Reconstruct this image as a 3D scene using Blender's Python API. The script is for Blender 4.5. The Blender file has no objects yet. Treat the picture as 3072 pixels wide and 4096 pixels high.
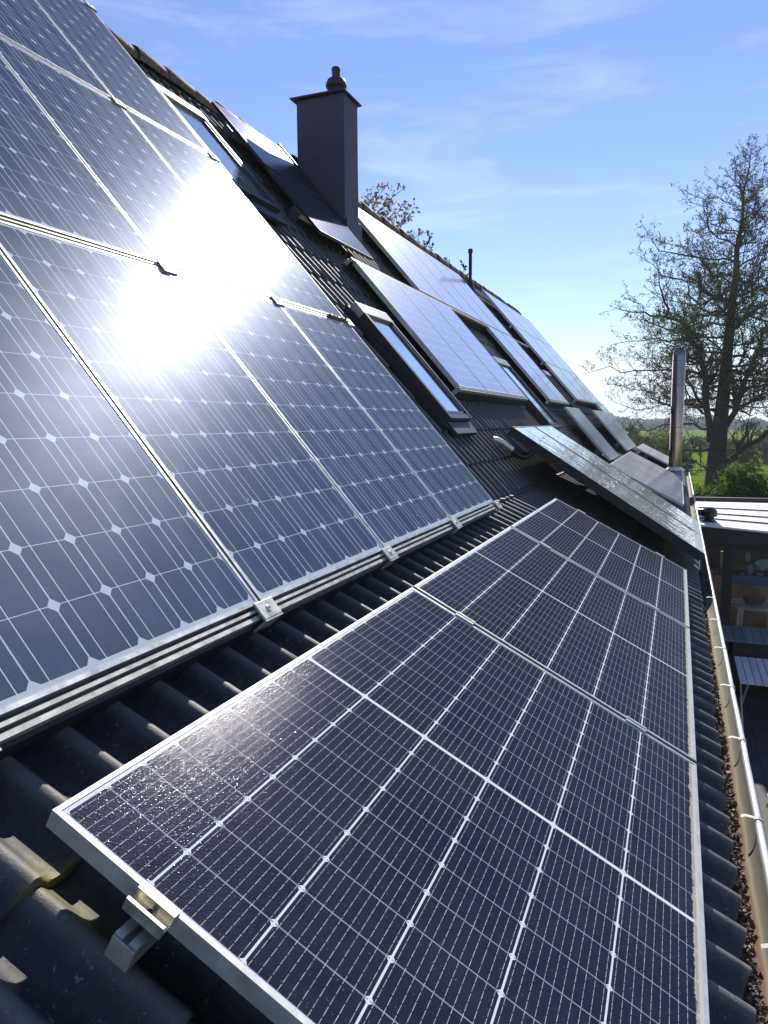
import bpy, bmesh, math, random
from mathutils import Vector, Matrix, noise
from math import sin, cos, pi, radians, sqrt, floor

# ------------------------------------------------------------------ camera, sky, sun, exposure
scene = bpy.context.scene
COL = scene.collection
Z0 = 3.55                                   # terrace level is z = 0; roof survey below uses its own zero

YAW, PITCH, ROLL, FPX = -0.37851, -0.11915, -0.00643, 2953.04
cy_, sy_, cp_, sp_ = cos(YAW), sin(YAW), cos(PITCH), sin(PITCH)
FWD = Vector((sy_*cp_, cy_*cp_, sp_)); RGT = Vector((cy_, -sy_, 0)); UPV = RGT.cross(FWD)
cr_, sr_ = cos(ROLL), sin(ROLL)
R2 = cr_*RGT + sr_*UPV; U2 = -sr_*RGT + cr_*UPV
cam_d = bpy.data.cameras.new("camera"); cam = bpy.data.objects.new("camera", cam_d); COL.objects.link(cam)
M = Matrix.Identity(4)
for i in range(3):
    M[i][0] = R2[i]; M[i][1] = U2[i]; M[i][2] = -FWD[i]
M[0][3], M[1][3], M[2][3] = 0.90817, -0.83975, 0.60946 + Z0
cam.matrix_world = M
cam_d.sensor_fit = 'HORIZONTAL'; cam_d.sensor_width = 36.0; cam_d.lens = FPX/3072*36
cam_d.clip_start = 0.02; cam_d.clip_end = 5000
scene.camera = cam

SUN_AZ, SUN_EL = radians(-9.2), radians(34.6)     # azimuth measured from +Y towards +X
world = bpy.data.worlds.new("World"); scene.world = world; world.use_nodes = True
wt = world.node_tree; wt.nodes.clear()
w_out = wt.nodes.new('ShaderNodeOutputWorld'); w_bg = wt.nodes.new('ShaderNodeBackground')
w_sky = wt.nodes.new('ShaderNodeTexSky'); w_sky.sky_type = 'NISHITA'; w_sky.sun_disc = False
w_sky.sun_elevation = SUN_EL; w_sky.sun_rotation = SUN_AZ
w_sky.altitude = 0; w_sky.air_density = 1.0; w_sky.dust_density = 0.0; w_sky.ozone_density = 2.0
w_bg.inputs['Strength'].default_value = 0.104
# thin cirrus streaks high in the sky, as in the photograph
w_tc = wt.nodes.new('ShaderNodeTexCoord'); w_map = wt.nodes.new('ShaderNodeMapping')
w_map.inputs['Rotation'].default_value = (0, 0, radians(14)); w_map.inputs['Scale'].default_value = (1.6, 3.2, 11.0)
w_no = wt.nodes.new('ShaderNodeTexNoise'); w_no.inputs['Scale'].default_value = 1.7; w_no.inputs['Detail'].default_value = 7
w_no.inputs['Roughness'].default_value = 0.62; w_no.inputs['Distortion'].default_value = 0.5
w_ramp = wt.nodes.new('ShaderNodeValToRGB')
w_ramp.color_ramp.elements[0].position = 0.52; w_ramp.color_ramp.elements[0].color = (0, 0, 0, 1)
w_ramp.color_ramp.elements[1].position = 0.80; w_ramp.color_ramp.elements[1].color = (0.30, 0.30, 0.30, 1)
w_mix = wt.nodes.new('ShaderNodeMixRGB'); w_mix.inputs['Color2'].default_value = (9.5, 9.8, 10.5, 1)
wt.links.new(w_tc.outputs['Generated'], w_map.inputs['Vector']); wt.links.new(w_map.outputs[0], w_no.inputs['Vector'])
wt.links.new(w_no.outputs['Fac'], w_ramp.inputs['Fac']); wt.links.new(w_ramp.outputs['Color'], w_mix.inputs['Fac'])
wt.links.new(w_sky.outputs['Color'], w_mix.inputs['Color1']); w_tint = wt.nodes.new('ShaderNodeMixRGB'); w_tint.blend_type = 'MULTIPLY'; w_tint.inputs['Fac'].default_value = 1.0
w_tint.inputs['Color2'].default_value = (0.95, 0.925, 1.12, 1)
wt.links.new(w_mix.outputs['Color'], w_tint.inputs['Color1']); w_cap = wt.nodes.new('ShaderNodeMixRGB'); w_cap.blend_type = 'DARKEN'; w_cap.inputs['Fac'].default_value = 1.0     # hazy horizon never brighter than thin cloud
w_cap.inputs['Color2'].default_value = (7.9, 8.7, 9.9, 1)
wt.links.new(w_tint.outputs['Color'], w_cap.inputs['Color1']); wt.links.new(w_cap.outputs['Color'], w_bg.inputs['Color'])
wt.links.new(w_bg.outputs[0], w_out.inputs['Surface'])

sun_d = bpy.data.lights.new("sun", 'SUN'); sun = bpy.data.objects.new("sun", sun_d); COL.objects.link(sun)
sun_d.energy = 4.6; sun_d.angle = radians(0.5); sun_d.color = (1.0, 0.945, 0.87)
SUN_DIR = Vector((sin(SUN_AZ)*cos(SUN_EL), cos(SUN_AZ)*cos(SUN_EL), sin(SUN_EL)))
sun.rotation_mode = 'QUATERNION'; sun.rotation_quaternion = SUN_DIR.to_track_quat('Z', 'Y'); sun.location = (0, 0, 30)

scene.view_settings.view_transform = 'Standard'; scene.view_settings.look = 'None'
scene.view_settings.exposure = 0.42; scene.view_settings.gamma = 1.0; scene.view_settings.use_curve_mapping = False
scene.render.engine = 'CYCLES'
scene.cycles.max_bounces = 8; scene.cycles.transparent_max_bounces = 12; scene.cycles.caustics_reflective = False
scene.cycles.caustics_refractive = False; scene.cycles.use_denoising = True

rnd = random.Random(11)

# ------------------------------------------------------------------ mesh helpers
class MB:
    """collects faces; build() links them as ONE mesh object"""
    def __init__(self): self.v = []; self.f = []; self.m = []; self.s = []
    def add(self, vs, fs, mat=0, smooth=False):
        o = len(self.v); self.v.extend([tuple(p) for p in vs])
        for f in fs:
            self.f.append(tuple(i+o for i in f)); self.m.append(mat); self.s.append(smooth)
    def box(self, lo, hi, mat=0, bev=0.0):
        x0, y0, z0 = lo; x1, y1, z1 = hi
        if bev <= 0:
            vs = [(x0,y0,z0),(x1,y0,z0),(x1,y1,z0),(x0,y1,z0),(x0,y0,z1),(x1,y0,z1),(x1,y1,z1),(x0,y1,z1)]
            self.add(vs, [(0,3,2,1),(4,5,6,7),(0,1,5,4),(1,2,6,5),(2,3,7,6),(3,0,4,7)], mat); return
        bm = bmesh.new(); bmesh.ops.create_cube(bm, size=1.0)
        bmesh.ops.scale(bm, vec=(x1-x0, y1-y0, z1-z0), verts=bm.verts)
        bmesh.ops.bevel(bm, geom=list(bm.edges), offset=bev, segments=2, affect='EDGES', profile=0.6)
        bmesh.ops.translate(bm, vec=((x0+x1)/2, (y0+y1)/2, (z0+z1)/2), verts=bm.verts)
        bm.verts.index_update()
        self.add([v.co[:] for v in bm.verts], [tuple(v.index for v in f.verts) for f in bm.faces], mat); bm.free()
    def obox(self, c, ax, ay, az, mat=0):
        c = Vector(c); ax = Vector(ax); ay = Vector(ay); az = Vector(az); vs = []
        for k in (-1, 1):
            for (a, b) in ((-1,-1),(1,-1),(1,1),(-1,1)): vs.append(c + a*ax + b*ay + k*az)
        self.add(vs, [(0,3,2,1),(4,5,6,7),(0,1,5,4),(1,2,6,5),(2,3,7,6),(3,0,4,7)], mat)
    def bar(self, p0, p1, w, h, mat=0):
        p0 = Vector(p0); p1 = Vector(p1); d = (p1-p0); L = d.length; d.normalize()
        up = Vector((0,0,1)) if abs(d.z) < 0.95 else Vector((1,0,0))
        s = d.cross(up).normalized(); u = s.cross(d)
        self.obox((p0+p1)/2, d*L/2, s*w/2, u*h/2, mat)
    def tube(self, pts, radii, n=8, mat=0, caps=True, smooth=True):
        pts = [Vector(p) for p in pts]
        if not isinstance(radii, (list, tuple)): radii = [radii]*len(pts)
        vs = []; prev = None
        for i, p in enumerate(pts):
            d = (pts[min(i+1, len(pts)-1)] - pts[max(i-1, 0)])
            if d.length < 1e-9: d = Vector((0,0,1))
            d.normalize()
            a = prev if prev is not None else (Vector((1,0,0)) if abs(d.x) < 0.8 else Vector((0,1,0)))
            a = (a - d*a.dot(d))
            if a.length < 1e-6: a = d.orthogonal()
            a.normalize(); prev = a; b = d.cross(a)
            for k in range(n):
                t = 2*pi*k/n; vs.append(p + radii[i]*(cos(t)*a + sin(t)*b))
        fs = []
        for i in range(len(pts)-1):
            for k in range(n):
                fs.append((i*n+k, i*n+(k+1) % n, (i+1)*n+(k+1) % n, (i+1)*n+k))
        self.add(vs, fs, mat, smooth)
        if caps and n > 3:
            o = len(pts)-1
            self.add(vs[:n], [tuple(range(n-1, -1, -1))], mat); self.add(vs[o*n:], [tuple(range(n))], mat)
    def lathe(self, prof, c=(0,0,0), n=24, mat=0, smooth=True):
        vs = []; m = len(prof)
        for (r, z) in prof:
            for k in range(n):
                t = 2*pi*k/n; vs.append((c[0]+r*cos(t), c[1]+r*sin(t), c[2]+z))
        fs = [(i*n+k, i*n+(k+1) % n, (i+1)*n+(k+1) % n, (i+1)*n+k) for i in range(m-1) for k in range(n)]
        self.add(vs, fs, mat, smooth)
        self.add(vs[:n], [tuple(range(n-1, -1, -1))], mat); self.add(vs[(m-1)*n:], [tuple(range(n))], mat)
    def mesh(self, name, mats):
        me = bpy.data.meshes.new(name); me.from_pydata(self.v, [], self.f)
        for mt in (mats if isinstance(mats, (list, tuple)) else [mats]): me.materials.append(mt)
        me.polygons.foreach_set('material_index', self.m); me.polygons.foreach_set('use_smooth', self.s)
        me.update(); return me
    def build(self, name, mats, parent=None):
        return link(name, self.mesh(name, mats), parent)

def link(name, me, parent=None):
    o = bpy.data.objects.new(name, me); COL.objects.link(o)
    if parent is not None: o.parent = parent
    return o
def tag(o, label=None, cat=None, group=None, kind=None):
    if label: o['label'] = label
    if cat: o['category'] = cat
    if group: o['group'] = group
    if kind: o['kind'] = kind
    return o
def empty(name, mat4=None, loc=None):
    o = bpy.data.objects.new(name, None); COL.objects.link(o); o.empty_display_size = 0.1
    if mat4 is not None: o.matrix_world = mat4
    if loc is not None: o.location = loc
    return o
def copy_tree(o, parent=None):
    c = o.copy(); COL.objects.link(c)
    if parent is not None:
        c.parent = parent
    for ch in list(o.children): copy_tree(ch, c)
    return c

# roof frames (surveyed): X along the ridge, Y up the slope, Z out of the roof
B1, B2 = 0.4807, 0.86035
UO = Vector((-0.20934, 1.01247, 0.07127 + Z0))
def frame(o, b):
    m = Matrix.Identity(4)
    X = Vector((0,1,0)); Y = Vector((-cos(b), 0, sin(b))); Zn = Vector((sin(b), 0, cos(b)))
    for i in range(3): m[i][0] = X[i]; m[i][1] = Y[i]; m[i][2] = Zn[i]; m[i][3] = o[i]
    return m
NU = Vector((sin(B2), 0, cos(B2))); NL = Vector((sin(B1), 0, cos(B1)))
def up(y, s, off=0.0):          # point of the steep upper slope: y along the ridge, s up the slope
    return Vector((UO.x - s*cos(B2), y, UO.z + s*sin(B2))) + NU*off
def low(y, s, off=0.0):         # point of the shallow lower slope: s DOWN the slope from the panel top edge
    return Vector((s*cos(B1), y, Z0 - s*sin(B1))) + NL*off
def upM(y, s, off=0.0): return frame(up(y, s, off), B2)
def lowM(y, s, off=0.0): return frame(low(y, s, off), B1)

# ------------------------------------------------------------------ material helpers
class E:
    """a socket with arithmetic, so that patterns can be written as formulas"""
    def __init__(self, nt, s): self.nt = nt; self.s = s
    def op(self, o, *args):
        n = self.nt.nodes.new('ShaderNodeMath'); n.operation = o
        for i, a in enumerate((self,)+args):
            if isinstance(a, E): self.nt.links.new(a.s, n.inputs[i])
            else: n.inputs[i].default_value = float(a)
        return E(self.nt, n.outputs[0])
    def __add__(self, o): return self.op('ADD', o)
    def __sub__(self, o): return self.op('SUBTRACT', o)
    def __mul__(self, o): return self.op('MULTIPLY', o)
    def __truediv__(self, o): return self.op('DIVIDE', o)
    def lt(self, o): return self.op('LESS_THAN', o)
    def gt(self, o): return self.op('GREATER_THAN', o)
    def floor(self): return self.op('FLOOR')
    def fract(self): return self.op('FRACT')
    def abs(self): return self.op('ABSOLUTE')
    def maxi(self, o): return self.op('MAXIMUM', o)
    def mini(self, o): return self.op('MINIMUM', o)
    def rev(self):
        n = self.nt.nodes.new('ShaderNodeMath'); n.operation = 'SUBTRACT'; n.inputs[0].default_value = 1.0
        self.nt.links.new(self.s, n.inputs[1]); return E(self.nt, n.outputs[0])
def new_mat(name):
    m = bpy.data.materials.new(name); m.use_nodes = True; nt = m.node_tree; nt.nodes.clear()
    out = nt.nodes.new('ShaderNodeOutputMaterial'); b = nt.nodes.new('ShaderNodeBsdfPrincipled')
    nt.links.new(b.outputs[0], out.inputs[0]); return m, nt, b
def setc(b, key, val): b.inputs[key].default_value = val
def coords(nt, kind='Object'):
    tc = nt.nodes.new('ShaderNodeTexCoord'); return tc.outputs[kind]
def xyz(nt, vec):
    s = nt.nodes.new('ShaderNodeSeparateXYZ'); nt.links.new(vec, s.inputs[0])
    return E(nt, s.outputs[0]), E(nt, s.outputs[1]), E(nt, s.outputs[2])
def ntex(nt, vec, scale, detail=4, rough=0.55, dist=0.0, mapscale=None):
    if mapscale is not None:
        mp = nt.nodes.new('ShaderNodeMapping'); mp.inputs['Scale'].default_value = mapscale
        nt.links.new(vec, mp.inputs['Vector']); vec = mp.outputs[0]
    n = nt.nodes.new('ShaderNodeTexNoise'); n.inputs['Scale'].default_value = scale; n.inputs['Detail'].default_value = detail
    n.inputs['Roughness'].default_value = rough; n.inputs['Distortion'].default_value = dist
    nt.links.new(vec, n.inputs['Vector']); return E(nt, n.outputs['Fac'])
def ramp(nt, e, stops):
    r = nt.nodes.new('ShaderNodeValToRGB'); cr = r.color_ramp
    while len(cr.elements) < len(stops): cr.elements.new(0.5)
    for el, (p, c) in zip(cr.elements, stops):
        el.position = p; el.color = (c, c, c, 1) if isinstance(c, (int, float)) else (*c, 1)
    nt.links.new(e.s, r.inputs['Fac']); return r.outputs['Color']
def mixc(nt, fac, a, b, mode='MIX'):
    n = nt.nodes.new('ShaderNodeMixRGB'); n.blend_type = mode
    if isinstance(fac, E): nt.links.new(fac.s, n.inputs['Fac'])
    else: n.inputs['Fac'].default_value = fac
    for key, c in (('Color1', a), ('Color2', b)):
        if isinstance(c, (tuple, list)): n.inputs[key].default_value = (*c, 1)
        else: nt.links.new(c, n.inputs[key])
    return n.outputs[0]
def bump(nt, b, e, strength=0.3, dist=0.01):
    n = nt.nodes.new('ShaderNodeBump'); n.inputs['Strength'].default_value = strength; n.inputs['Distance'].default_value = dist
    nt.links.new(e.s, n.inputs['Height']); nt.links.new(n.outputs[0], b.inputs['Normal']); return n
def simple(name, col, rough=0.5, metal=0.0, nscale=20.0, namp=0.25, bstr=0.0, spec=0.5):
    m, nt, b = new_mat(name); v = coords(nt)
    n = ntex(nt, v, nscale, 5, 0.6)
    lo = tuple(c*(1-namp) for c in col); hi = tuple(min(1, c*(1+namp)) for c in col)
    nt.links.new(ramp(nt, n, [(0.3, lo), (0.7, hi)]), b.inputs['Base Color'])
    setc(b, 'Roughness', rough); setc(b, 'Metallic', metal); setc(b, 'Specular IOR Level', spec)
    if bstr: bump(nt, b, n, bstr, 0.01)
    return m
def white_noise2(nt, a, b_):
    c = nt.nodes.new('ShaderNodeCombineXYZ'); nt.links.new(a.s, c.inputs[0]); nt.links.new(b_.s, c.inputs[1])
    oi = nt.nodes.new('ShaderNodeObjectInfo'); nt.links.new(oi.outputs['Random'], c.inputs[2])
    w = nt.nodes.new('ShaderNodeTexWhiteNoise'); nt.links.new(c.outputs[0], w.inputs['Vector']); return E(nt, w.outputs['Value'])
def rand_vec(nt, vec):
    """object coordinates shifted per object so that dirt does not repeat"""
    oi = nt.nodes.new('ShaderNodeObjectInfo'); a = nt.nodes.new('ShaderNodeVectorMath'); a.operation = 'MULTIPLY_ADD'
    c = nt.nodes.new('ShaderNodeCombineXYZ')
    for i in range(3): nt.links.new(oi.outputs['Random'], c.inputs[i])
    nt.links.new(c.outputs[0], a.inputs[0]); a.inputs[1].default_value = (37.0, 53.0, 11.0); nt.links.new(vec, a.inputs[2])
    return a.outputs[0]

def panel_finish(nt, b, color, rv, x, y, W, L, rough, dirt_h, grain, gstr, dust=0.05, haze=0.016, wide=0.38, coat=0.45, tint=(0.64, 0.68, 1.0), cior=1.5):
    # droppings and dust specks lying on the glass
    vo = nt.nodes.new('ShaderNodeTexVoronoi'); vo.inputs['Scale'].default_value = 9.0; vo.feature = 'F1'
    nt.links.new(rv, vo.inputs['Vector'])
    d = E(nt, vo.outputs['Distance']); rr = E(nt, vo.outputs['Color'])
    wob = ntex(nt, rv, 90, 3, 0.7)
    speck = (d + wob*0.06).lt(0.078) * rr.gt(0.78)
    color = mixc(nt, speck*0.55, color, (0.62, 0.62, 0.60))
    fine = ntex(nt, rv, 160, 2, 0.5).gt(0.71)
    color = mixc(nt, fine*0.18, color, (0.45, 0.47, 0.50))
    big = ntex(nt, rv, 3.5, 5, 0.6)
    color = mixc(nt, (big-0.35).maxi(0.0)*dust*2.0, color, (0.40, 0.40, 0.42))
    # grime that has settled along the lower edge
    if dirt_h > 0:
        edge = ntex(nt, rv, 30, 4, 0.7)
        g = (y + edge*(-dirt_h*0.8)).lt(dirt_h*0.35)
        color = mixc(nt, g*0.75, color, (0.50, 0.46, 0.36))
    nt.links.new(color, b.inputs['Base Color'])
    # a dusty patterned glass: diffuse cells, a clear coat, and a faint wide bluish lobe from the textured surface
    setc(b, 'Specular IOR Level', 0.0); setc(b, 'Roughness', 0.5)
    rn = ntex(nt, rv, 7, 4, 0.6)
    setc(b, 'Coat Weight', coat); setc(b, 'Coat IOR', cior)
    nt.links.new((rn*0.03 + (rough-0.015)).s, b.inputs['Coat Roughness'])
    gr = ntex(nt, rv, grain, 2, 0.6)
    bn = bump(nt, b, gr, gstr, 0.0015); nt.links.new(bn.outputs[0], b.inputs['Coat Normal'])
    gl = nt.nodes.new('ShaderNodeBsdfGlossy'); gl.inputs['Color'].default_value = (*tint, 1); gl.inputs['Roughness'].default_value = wide
    nt.links.new(bn.outputs[0], gl.inputs['Normal'])
    mx = nt.nodes.new('ShaderNodeMixShader'); nt.links.new((rn*(0.5*haze) + 0.75*haze).s, mx.inputs[0])
    out = [n for n in nt.nodes if n.type == 'OUTPUT_MATERIAL'][0]
    nt.links.new(b.outputs[0], mx.inputs[1]); nt.links.new(gl.outputs[0], mx.inputs[2]); nt.links.new(mx.outputs[0], out.inputs[0])

def cells_portrait(name, W, L, nx, ny, px, py, bus, cham, hw, haze=0.050, coat=0.22, tint=(0.74, 0.80, 1.0), gs=0.09, cior=1.5):
    m, nt, b = new_mat(name); v = coords(nt); x, y, z = xyz(nt, v); rv = rand_vec(nt, v)
    mx = (W-nx*px)/2; my = (L-ny*py)/2
    cx = (x-mx)/px; cyy = (y-my)/py; ix = cx.floor(); iy = cyy.floor()
    ax = ((cx-ix-0.5)*px).abs(); ay = ((cyy-iy-0.5)*py).abs()
    rng = x.gt(mx)*x.lt(W-mx)*y.gt(my)*y.lt(L-my)
    inc = ax.lt(hw)*ay.lt(hw)*(ax+ay).lt(cham)*rng
    wn = white_noise2(nt, ix, iy)
    # a faint brush texture along the cell, crystal-like
    st = ntex(nt, rv, 1.0, 3, 0.5, 0, (420, 30, 1))
    cell = mixc(nt, wn, (0.020, 0.036, 0.076), (0.034, 0.054, 0.100))
    cell = mixc(nt, (st-0.45).maxi(0.0)*0.35, cell, (0.07, 0.10, 0.17))
    fx = (cx-ix)*bus; fb = ((fx.fract()-0.5)*(px/bus)).abs()
    busm = fb.lt(0.0011)*rng
    tabs = fb.lt(0.0013)*x.gt(mx)*x.lt(W-mx)*y.gt(my*0.45)*y.lt(L-my*0.45)
    ribbon = (y-my*0.5).abs().lt(0.003)*x.gt(mx)*x.lt(W-mx)*(cx*0.5).fract().lt(0.93)
    color = mixc(nt, inc, (0.55, 0.58, 0.62), cell)
    color = mixc(nt, tabs.maxi(ribbon), color, (0.66, 0.67, 0.68))
    panel_finish(nt, b, color, rv, x, y, W, L, 0.075, 0.012, 520, gs, 0.10, haze, 0.40, coat, tint, cior)
    return m

def cells_halfcut(name, W, L, haze=0.006, coat=0.17, tint=(0.64, 0.68, 1.0), gs=0.40, cior=1.5):
    m, nt, b = new_mat(name); v = coords(nt); x, y, z = xyz(nt, v); rv = rand_vec(nt, v)
    my = 0.016; py = (L-2*my)/6; pxh = 0.0933
    cyy = (y-my)/py; iy = cyy.floor(); fy = cyy-iy
    xm = (x-W/2).abs(); cx = (xm-0.0053)/pxh; ix = cx.floor(); fx = cx-ix
    ax = ((fx-0.5)*pxh).abs(); ay = ((fy-0.5)*py).abs()
    rng = xm.gt(0.0053)*xm.lt(0.0053+9*pxh)*y.gt(my)*y.lt(L-my)
    hx = pxh/2-0.0004; hy = py/2-0.0021
    inc = ay.lt(hy)*(ax+ay).lt(hx+hy-0.0068)*ax.lt(hx)*rng
    line = ax.gt(pxh/2-0.0014)*ay.lt(hy)*rng
    st = ntex(nt, rv, 26, 4, 0.6)
    cell = mixc(nt, st, (0.009, 0.011, 0.026), (0.020, 0.023, 0.044))
    color = mixc(nt, inc, (0.70, 0.72, 0.76), cell)
    color = mixc(nt, line, color, (0.27, 0.28, 0.34))
    fb = (((fy*10.0).fract()-0.5)*(py/10)).abs()
    seg = ((cx*pxh-0.0025)*45.0).fract()
    wob = ntex(nt, rv, 60, 2, 0.6)
    dash = (seg.lt(0.86))*(wob*0.9+0.35).mini(1.0)  # broken glints along the busbars, painted as dashes
    busm = fb.lt(0.00060)*rng
    bcol = mixc(nt, wob, (0.30, 0.31, 0.36), (0.68, 0.62, 0.50))
    color = mixc(nt, busm*dash, color, bcol)
    panel_finish(nt, b, color, rv, x, y, W, L, 0.10, 0.035, 250, gs, 0.035, haze, 0.32, coat, tint, cior)
    return m

M = {}
M['cell_near'] = cells_portrait('blue cells two busbars', 0.985, 1.612, 6, 10, 0.1585, 0.1565, 2, 0.1385, 0.0772)
M['cell_far'] = cells_portrait('blue cells wide', 1.045, 1.575, 8, 12, 0.1275, 0.1275, 2, 0.109, 0.0620, 0.26, 1.0, (0.84, 0.86, 1.0), 0.01, 2.0)
M['cell_land'] = cells_portrait('dark cells landscape', 1.75, 1.015, 10, 6, 0.1735, 0.165, 3, 0.155, 0.081, 0.30, 1.0, (0.88, 0.90, 1.0), 0.01, 2.0)
M['cell_half'] = cells_halfcut('black half-cut cells', 1.718, 1.134)
M['cell_half_far'] = cells_halfcut('black half-cut cells, dusty', 1.718, 1.134, 0.38, 1.0, (0.98, 0.93, 0.91), 0.01, 1.9)  # same cells, bright horizon reflection put into gloss strength and tint

def film_mat():
    m, nt, b = new_mat('black thin film'); v = coords(nt); x, y, z = xyz(nt, v); rv = rand_vec(nt, v)
    ln = ((y*100).fract()-0.5).abs().gt(0.44)
    color = mixc(nt, ln*0.5, (0.010, 0.010, 0.013), (0.05, 0.05, 0.055))
    panel_finish(nt, b, color, rv, x, y, 1.3, 0.8, 0.13, 0.02, 300, 0.05, 0.05, 0.03, 0.36, 0.7)
    return m
M['film'] = film_mat()

def alu(name, col=(0.62, 0.62, 0.60), rough=0.42, metal=0.75, dirt=0.35):
    m, nt, b = new_mat(name); v = rand_vec(nt, coords(nt))
    n = ntex(nt, v, 22, 6, 0.65); n2 = ntex(nt, v, 1.0, 3, 0.6, 0, (60, 3, 60))
    c = ramp(nt, n, [(0.32, tuple(k*(1-dirt) for k in col)), (0.62, col)])
    c = mixc(nt, (n2-0.55).maxi(0)*1.2, c, (0.30, 0.27, 0.20))
    nt.links.new(c, b.inputs['Base Color']); setc(b, 'Metallic', metal)
    nt.links.new((n*0.25+(rough-0.12)).s, b.inputs['Roughness']); bump(nt, b, n, 0.08, 0.004); return m
M['alu'] = alu('anodised aluminium')
M['alu_worn'] = alu('weathered aluminium', (0.60, 0.58, 0.52), 0.5, 0.55, 0.5)
M['alu_dull'] = alu('satin aluminium', (0.56, 0.56, 0.54), 0.5, 0.35, 0.25)
M['alu_warm'] = alu('bright clamp aluminium', (0.80, 0.75, 0.62), 0.35, 0.8, 0.2)  # warm sunlit gleam put into the metal colour
M['steel_dark'] = simple('dark steel', (0.018, 0.019, 0.022), 0.5, 0.2, 30, 0.4)
M['black'] = simple('black plastic', (0.012, 0.012, 0.014), 0.45, 0, 30, 0.3)
M['grey_plastic'] = simple('grey plastic', (0.05, 0.052, 0.06), 0.5, 0, 30, 0.3)
M['back'] = simple('panel backsheet', (0.04, 0.04, 0.045), 0.6, 0, 8, 0.2)

def tile_mat():
    m, nt, b = new_mat('anthracite roof tile'); v = coords(nt); x, y, z = xyz(nt, v)
    at = nt.nodes.new('ShaderNodeAttribute'); at.attribute_name = 'tint'
    t = E(nt, at.outputs['Fac'])
    big = ntex(nt, v, 1.3, 5, 0.6); n = ntex(nt, v, 34, 6, 0.7); g = ntex(nt, v, 210, 3, 0.7)
    c = ramp(nt, n, [(0.30, (0.026, 0.026, 0.030)), (0.55, (0.046, 0.045, 0.047)), (0.75, (0.095, 0.090, 0.084))])
    c = mixc(nt, t*0.55, c, (0.030, 0.030, 0.033))
    li = ntex(nt, v, 55, 5, 0.75); lm = (li+big*0.25).gt(0.76)
    c = mixc(nt, lm*0.65, c, (0.24, 0.235, 0.21))
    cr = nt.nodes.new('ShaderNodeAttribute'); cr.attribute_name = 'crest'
    c = mixc(nt, E(nt, cr.outputs['Fac'])*(n*0.9+0.25).mini(1.0)*0.85, c, (0.21, 0.20, 0.185))   # sunlit look of the rib tops painted into the tile colour
    # yellow lichen on a tile near the verge, where the photograph has it
    at2 = nt.nodes.new('ShaderNodeAttribute'); at2.attribute_name = 'lichen'
    ly = (E(nt, at2.outputs['Fac'])*2.0 - n*0.8).maxi(0.0).mini(0.8)
    c = mixc(nt, ly, c, (0.36, 0.31, 0.045))
    nt.links.new(c, b.inputs['Base Color']); setc(b, 'Specular IOR Level', 0.35)
    nt.links.new((n*0.25+0.45).s, b.inputs['Roughness']); bump(nt, b, n*0.5+g*0.5, 0.35, 0.006)
    return m
M['tile'] = tile_mat()
M['ridge'] = simple('old ridge tile', (0.17, 0.11, 0.075), 0.75, 0, 28, 0.75, 0.6)
M['render'] = simple('brick wall', (0.30, 0.13, 0.08), 0.8, 0, 9, 0.25, 0.3)
M['chimney'] = simple('slate-grey chimney cladding', (0.062, 0.048, 0.074), 0.6, 0, 14, 0.12, 0.05)
M['chimney_cap'] = simple('dark chimney metal', (0.035, 0.035, 0.040), 0.5, 0.2, 20, 0.3)
M['lead'] = simple('lead flashing', (0.030, 0.034, 0.040), 0.5, 0.3, 18, 0.35, 0.2)
M['sk_frame'] = simple('grey window cladding', (0.022, 0.024, 0.028), 0.4, 0.2, 25, 0.2)
M['sk_cover'] = simple('light window cladding', (0.38, 0.38, 0.37), 0.4, 0.4, 25, 0.25)

def sky_glass(name, scale, strg, col, rough, metal=0.0, det=3):
    m, nt, b = new_mat(name); setc(b, 'Metallic', metal); v = rand_vec(nt, coords(nt))
    w = ntex(nt, v, scale, det, 0.5, 1.5)
    big = ntex(nt, v, 2.2, 4, 0.6)
    nt.links.new(ramp(nt, big, [(0.3, tuple(c*0.7 for c in col)), (0.7, col)]), b.inputs['Base Color'])
    setc(b, 'Roughness', rough); setc(b, 'IOR', 1.62); setc(b, 'Specular IOR Level', 0.8)
    bump(nt, b, w, strg, 0.02)
    return m
M['sk_glass'] = sky_glass('roof window glass', 2.0, 0.008, (0.78, 0.83, 0.88), 0.04, 0.8)
M['collector'] = sky_glass('rippled collector glass', 2.6, 0.13, (0.95, 0.97, 0.96), 0.03, 0.48, 0.0)
M['sk_glass_wavy'] = sky_glass('patterned roof window glass', 8, 0.06, (0.80, 0.84, 0.88), 0.04, 0.85)

def steel():
    m, nt, b = new_mat('polished stainless'); v = coords(nt)
    n = ntex(nt, v, 1.0, 4, 0.6, 0, (45, 45, 1.2)); n2 = ntex(nt, v, 5, 4, 0.6)
    nt.links.new(ramp(nt, n2, [(0.3, (0.20, 0.155, 0.135)), (0.7, (0.31, 0.25, 0.22))]), b.inputs['Base Color'])
    setc(b, 'Metallic', 1.0); nt.links.new((n*0.08+0.07).s, b.inputs['Roughness']); bump(nt, b, n, 0.05, 0.003); return m
M['steel'] = steel()

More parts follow.
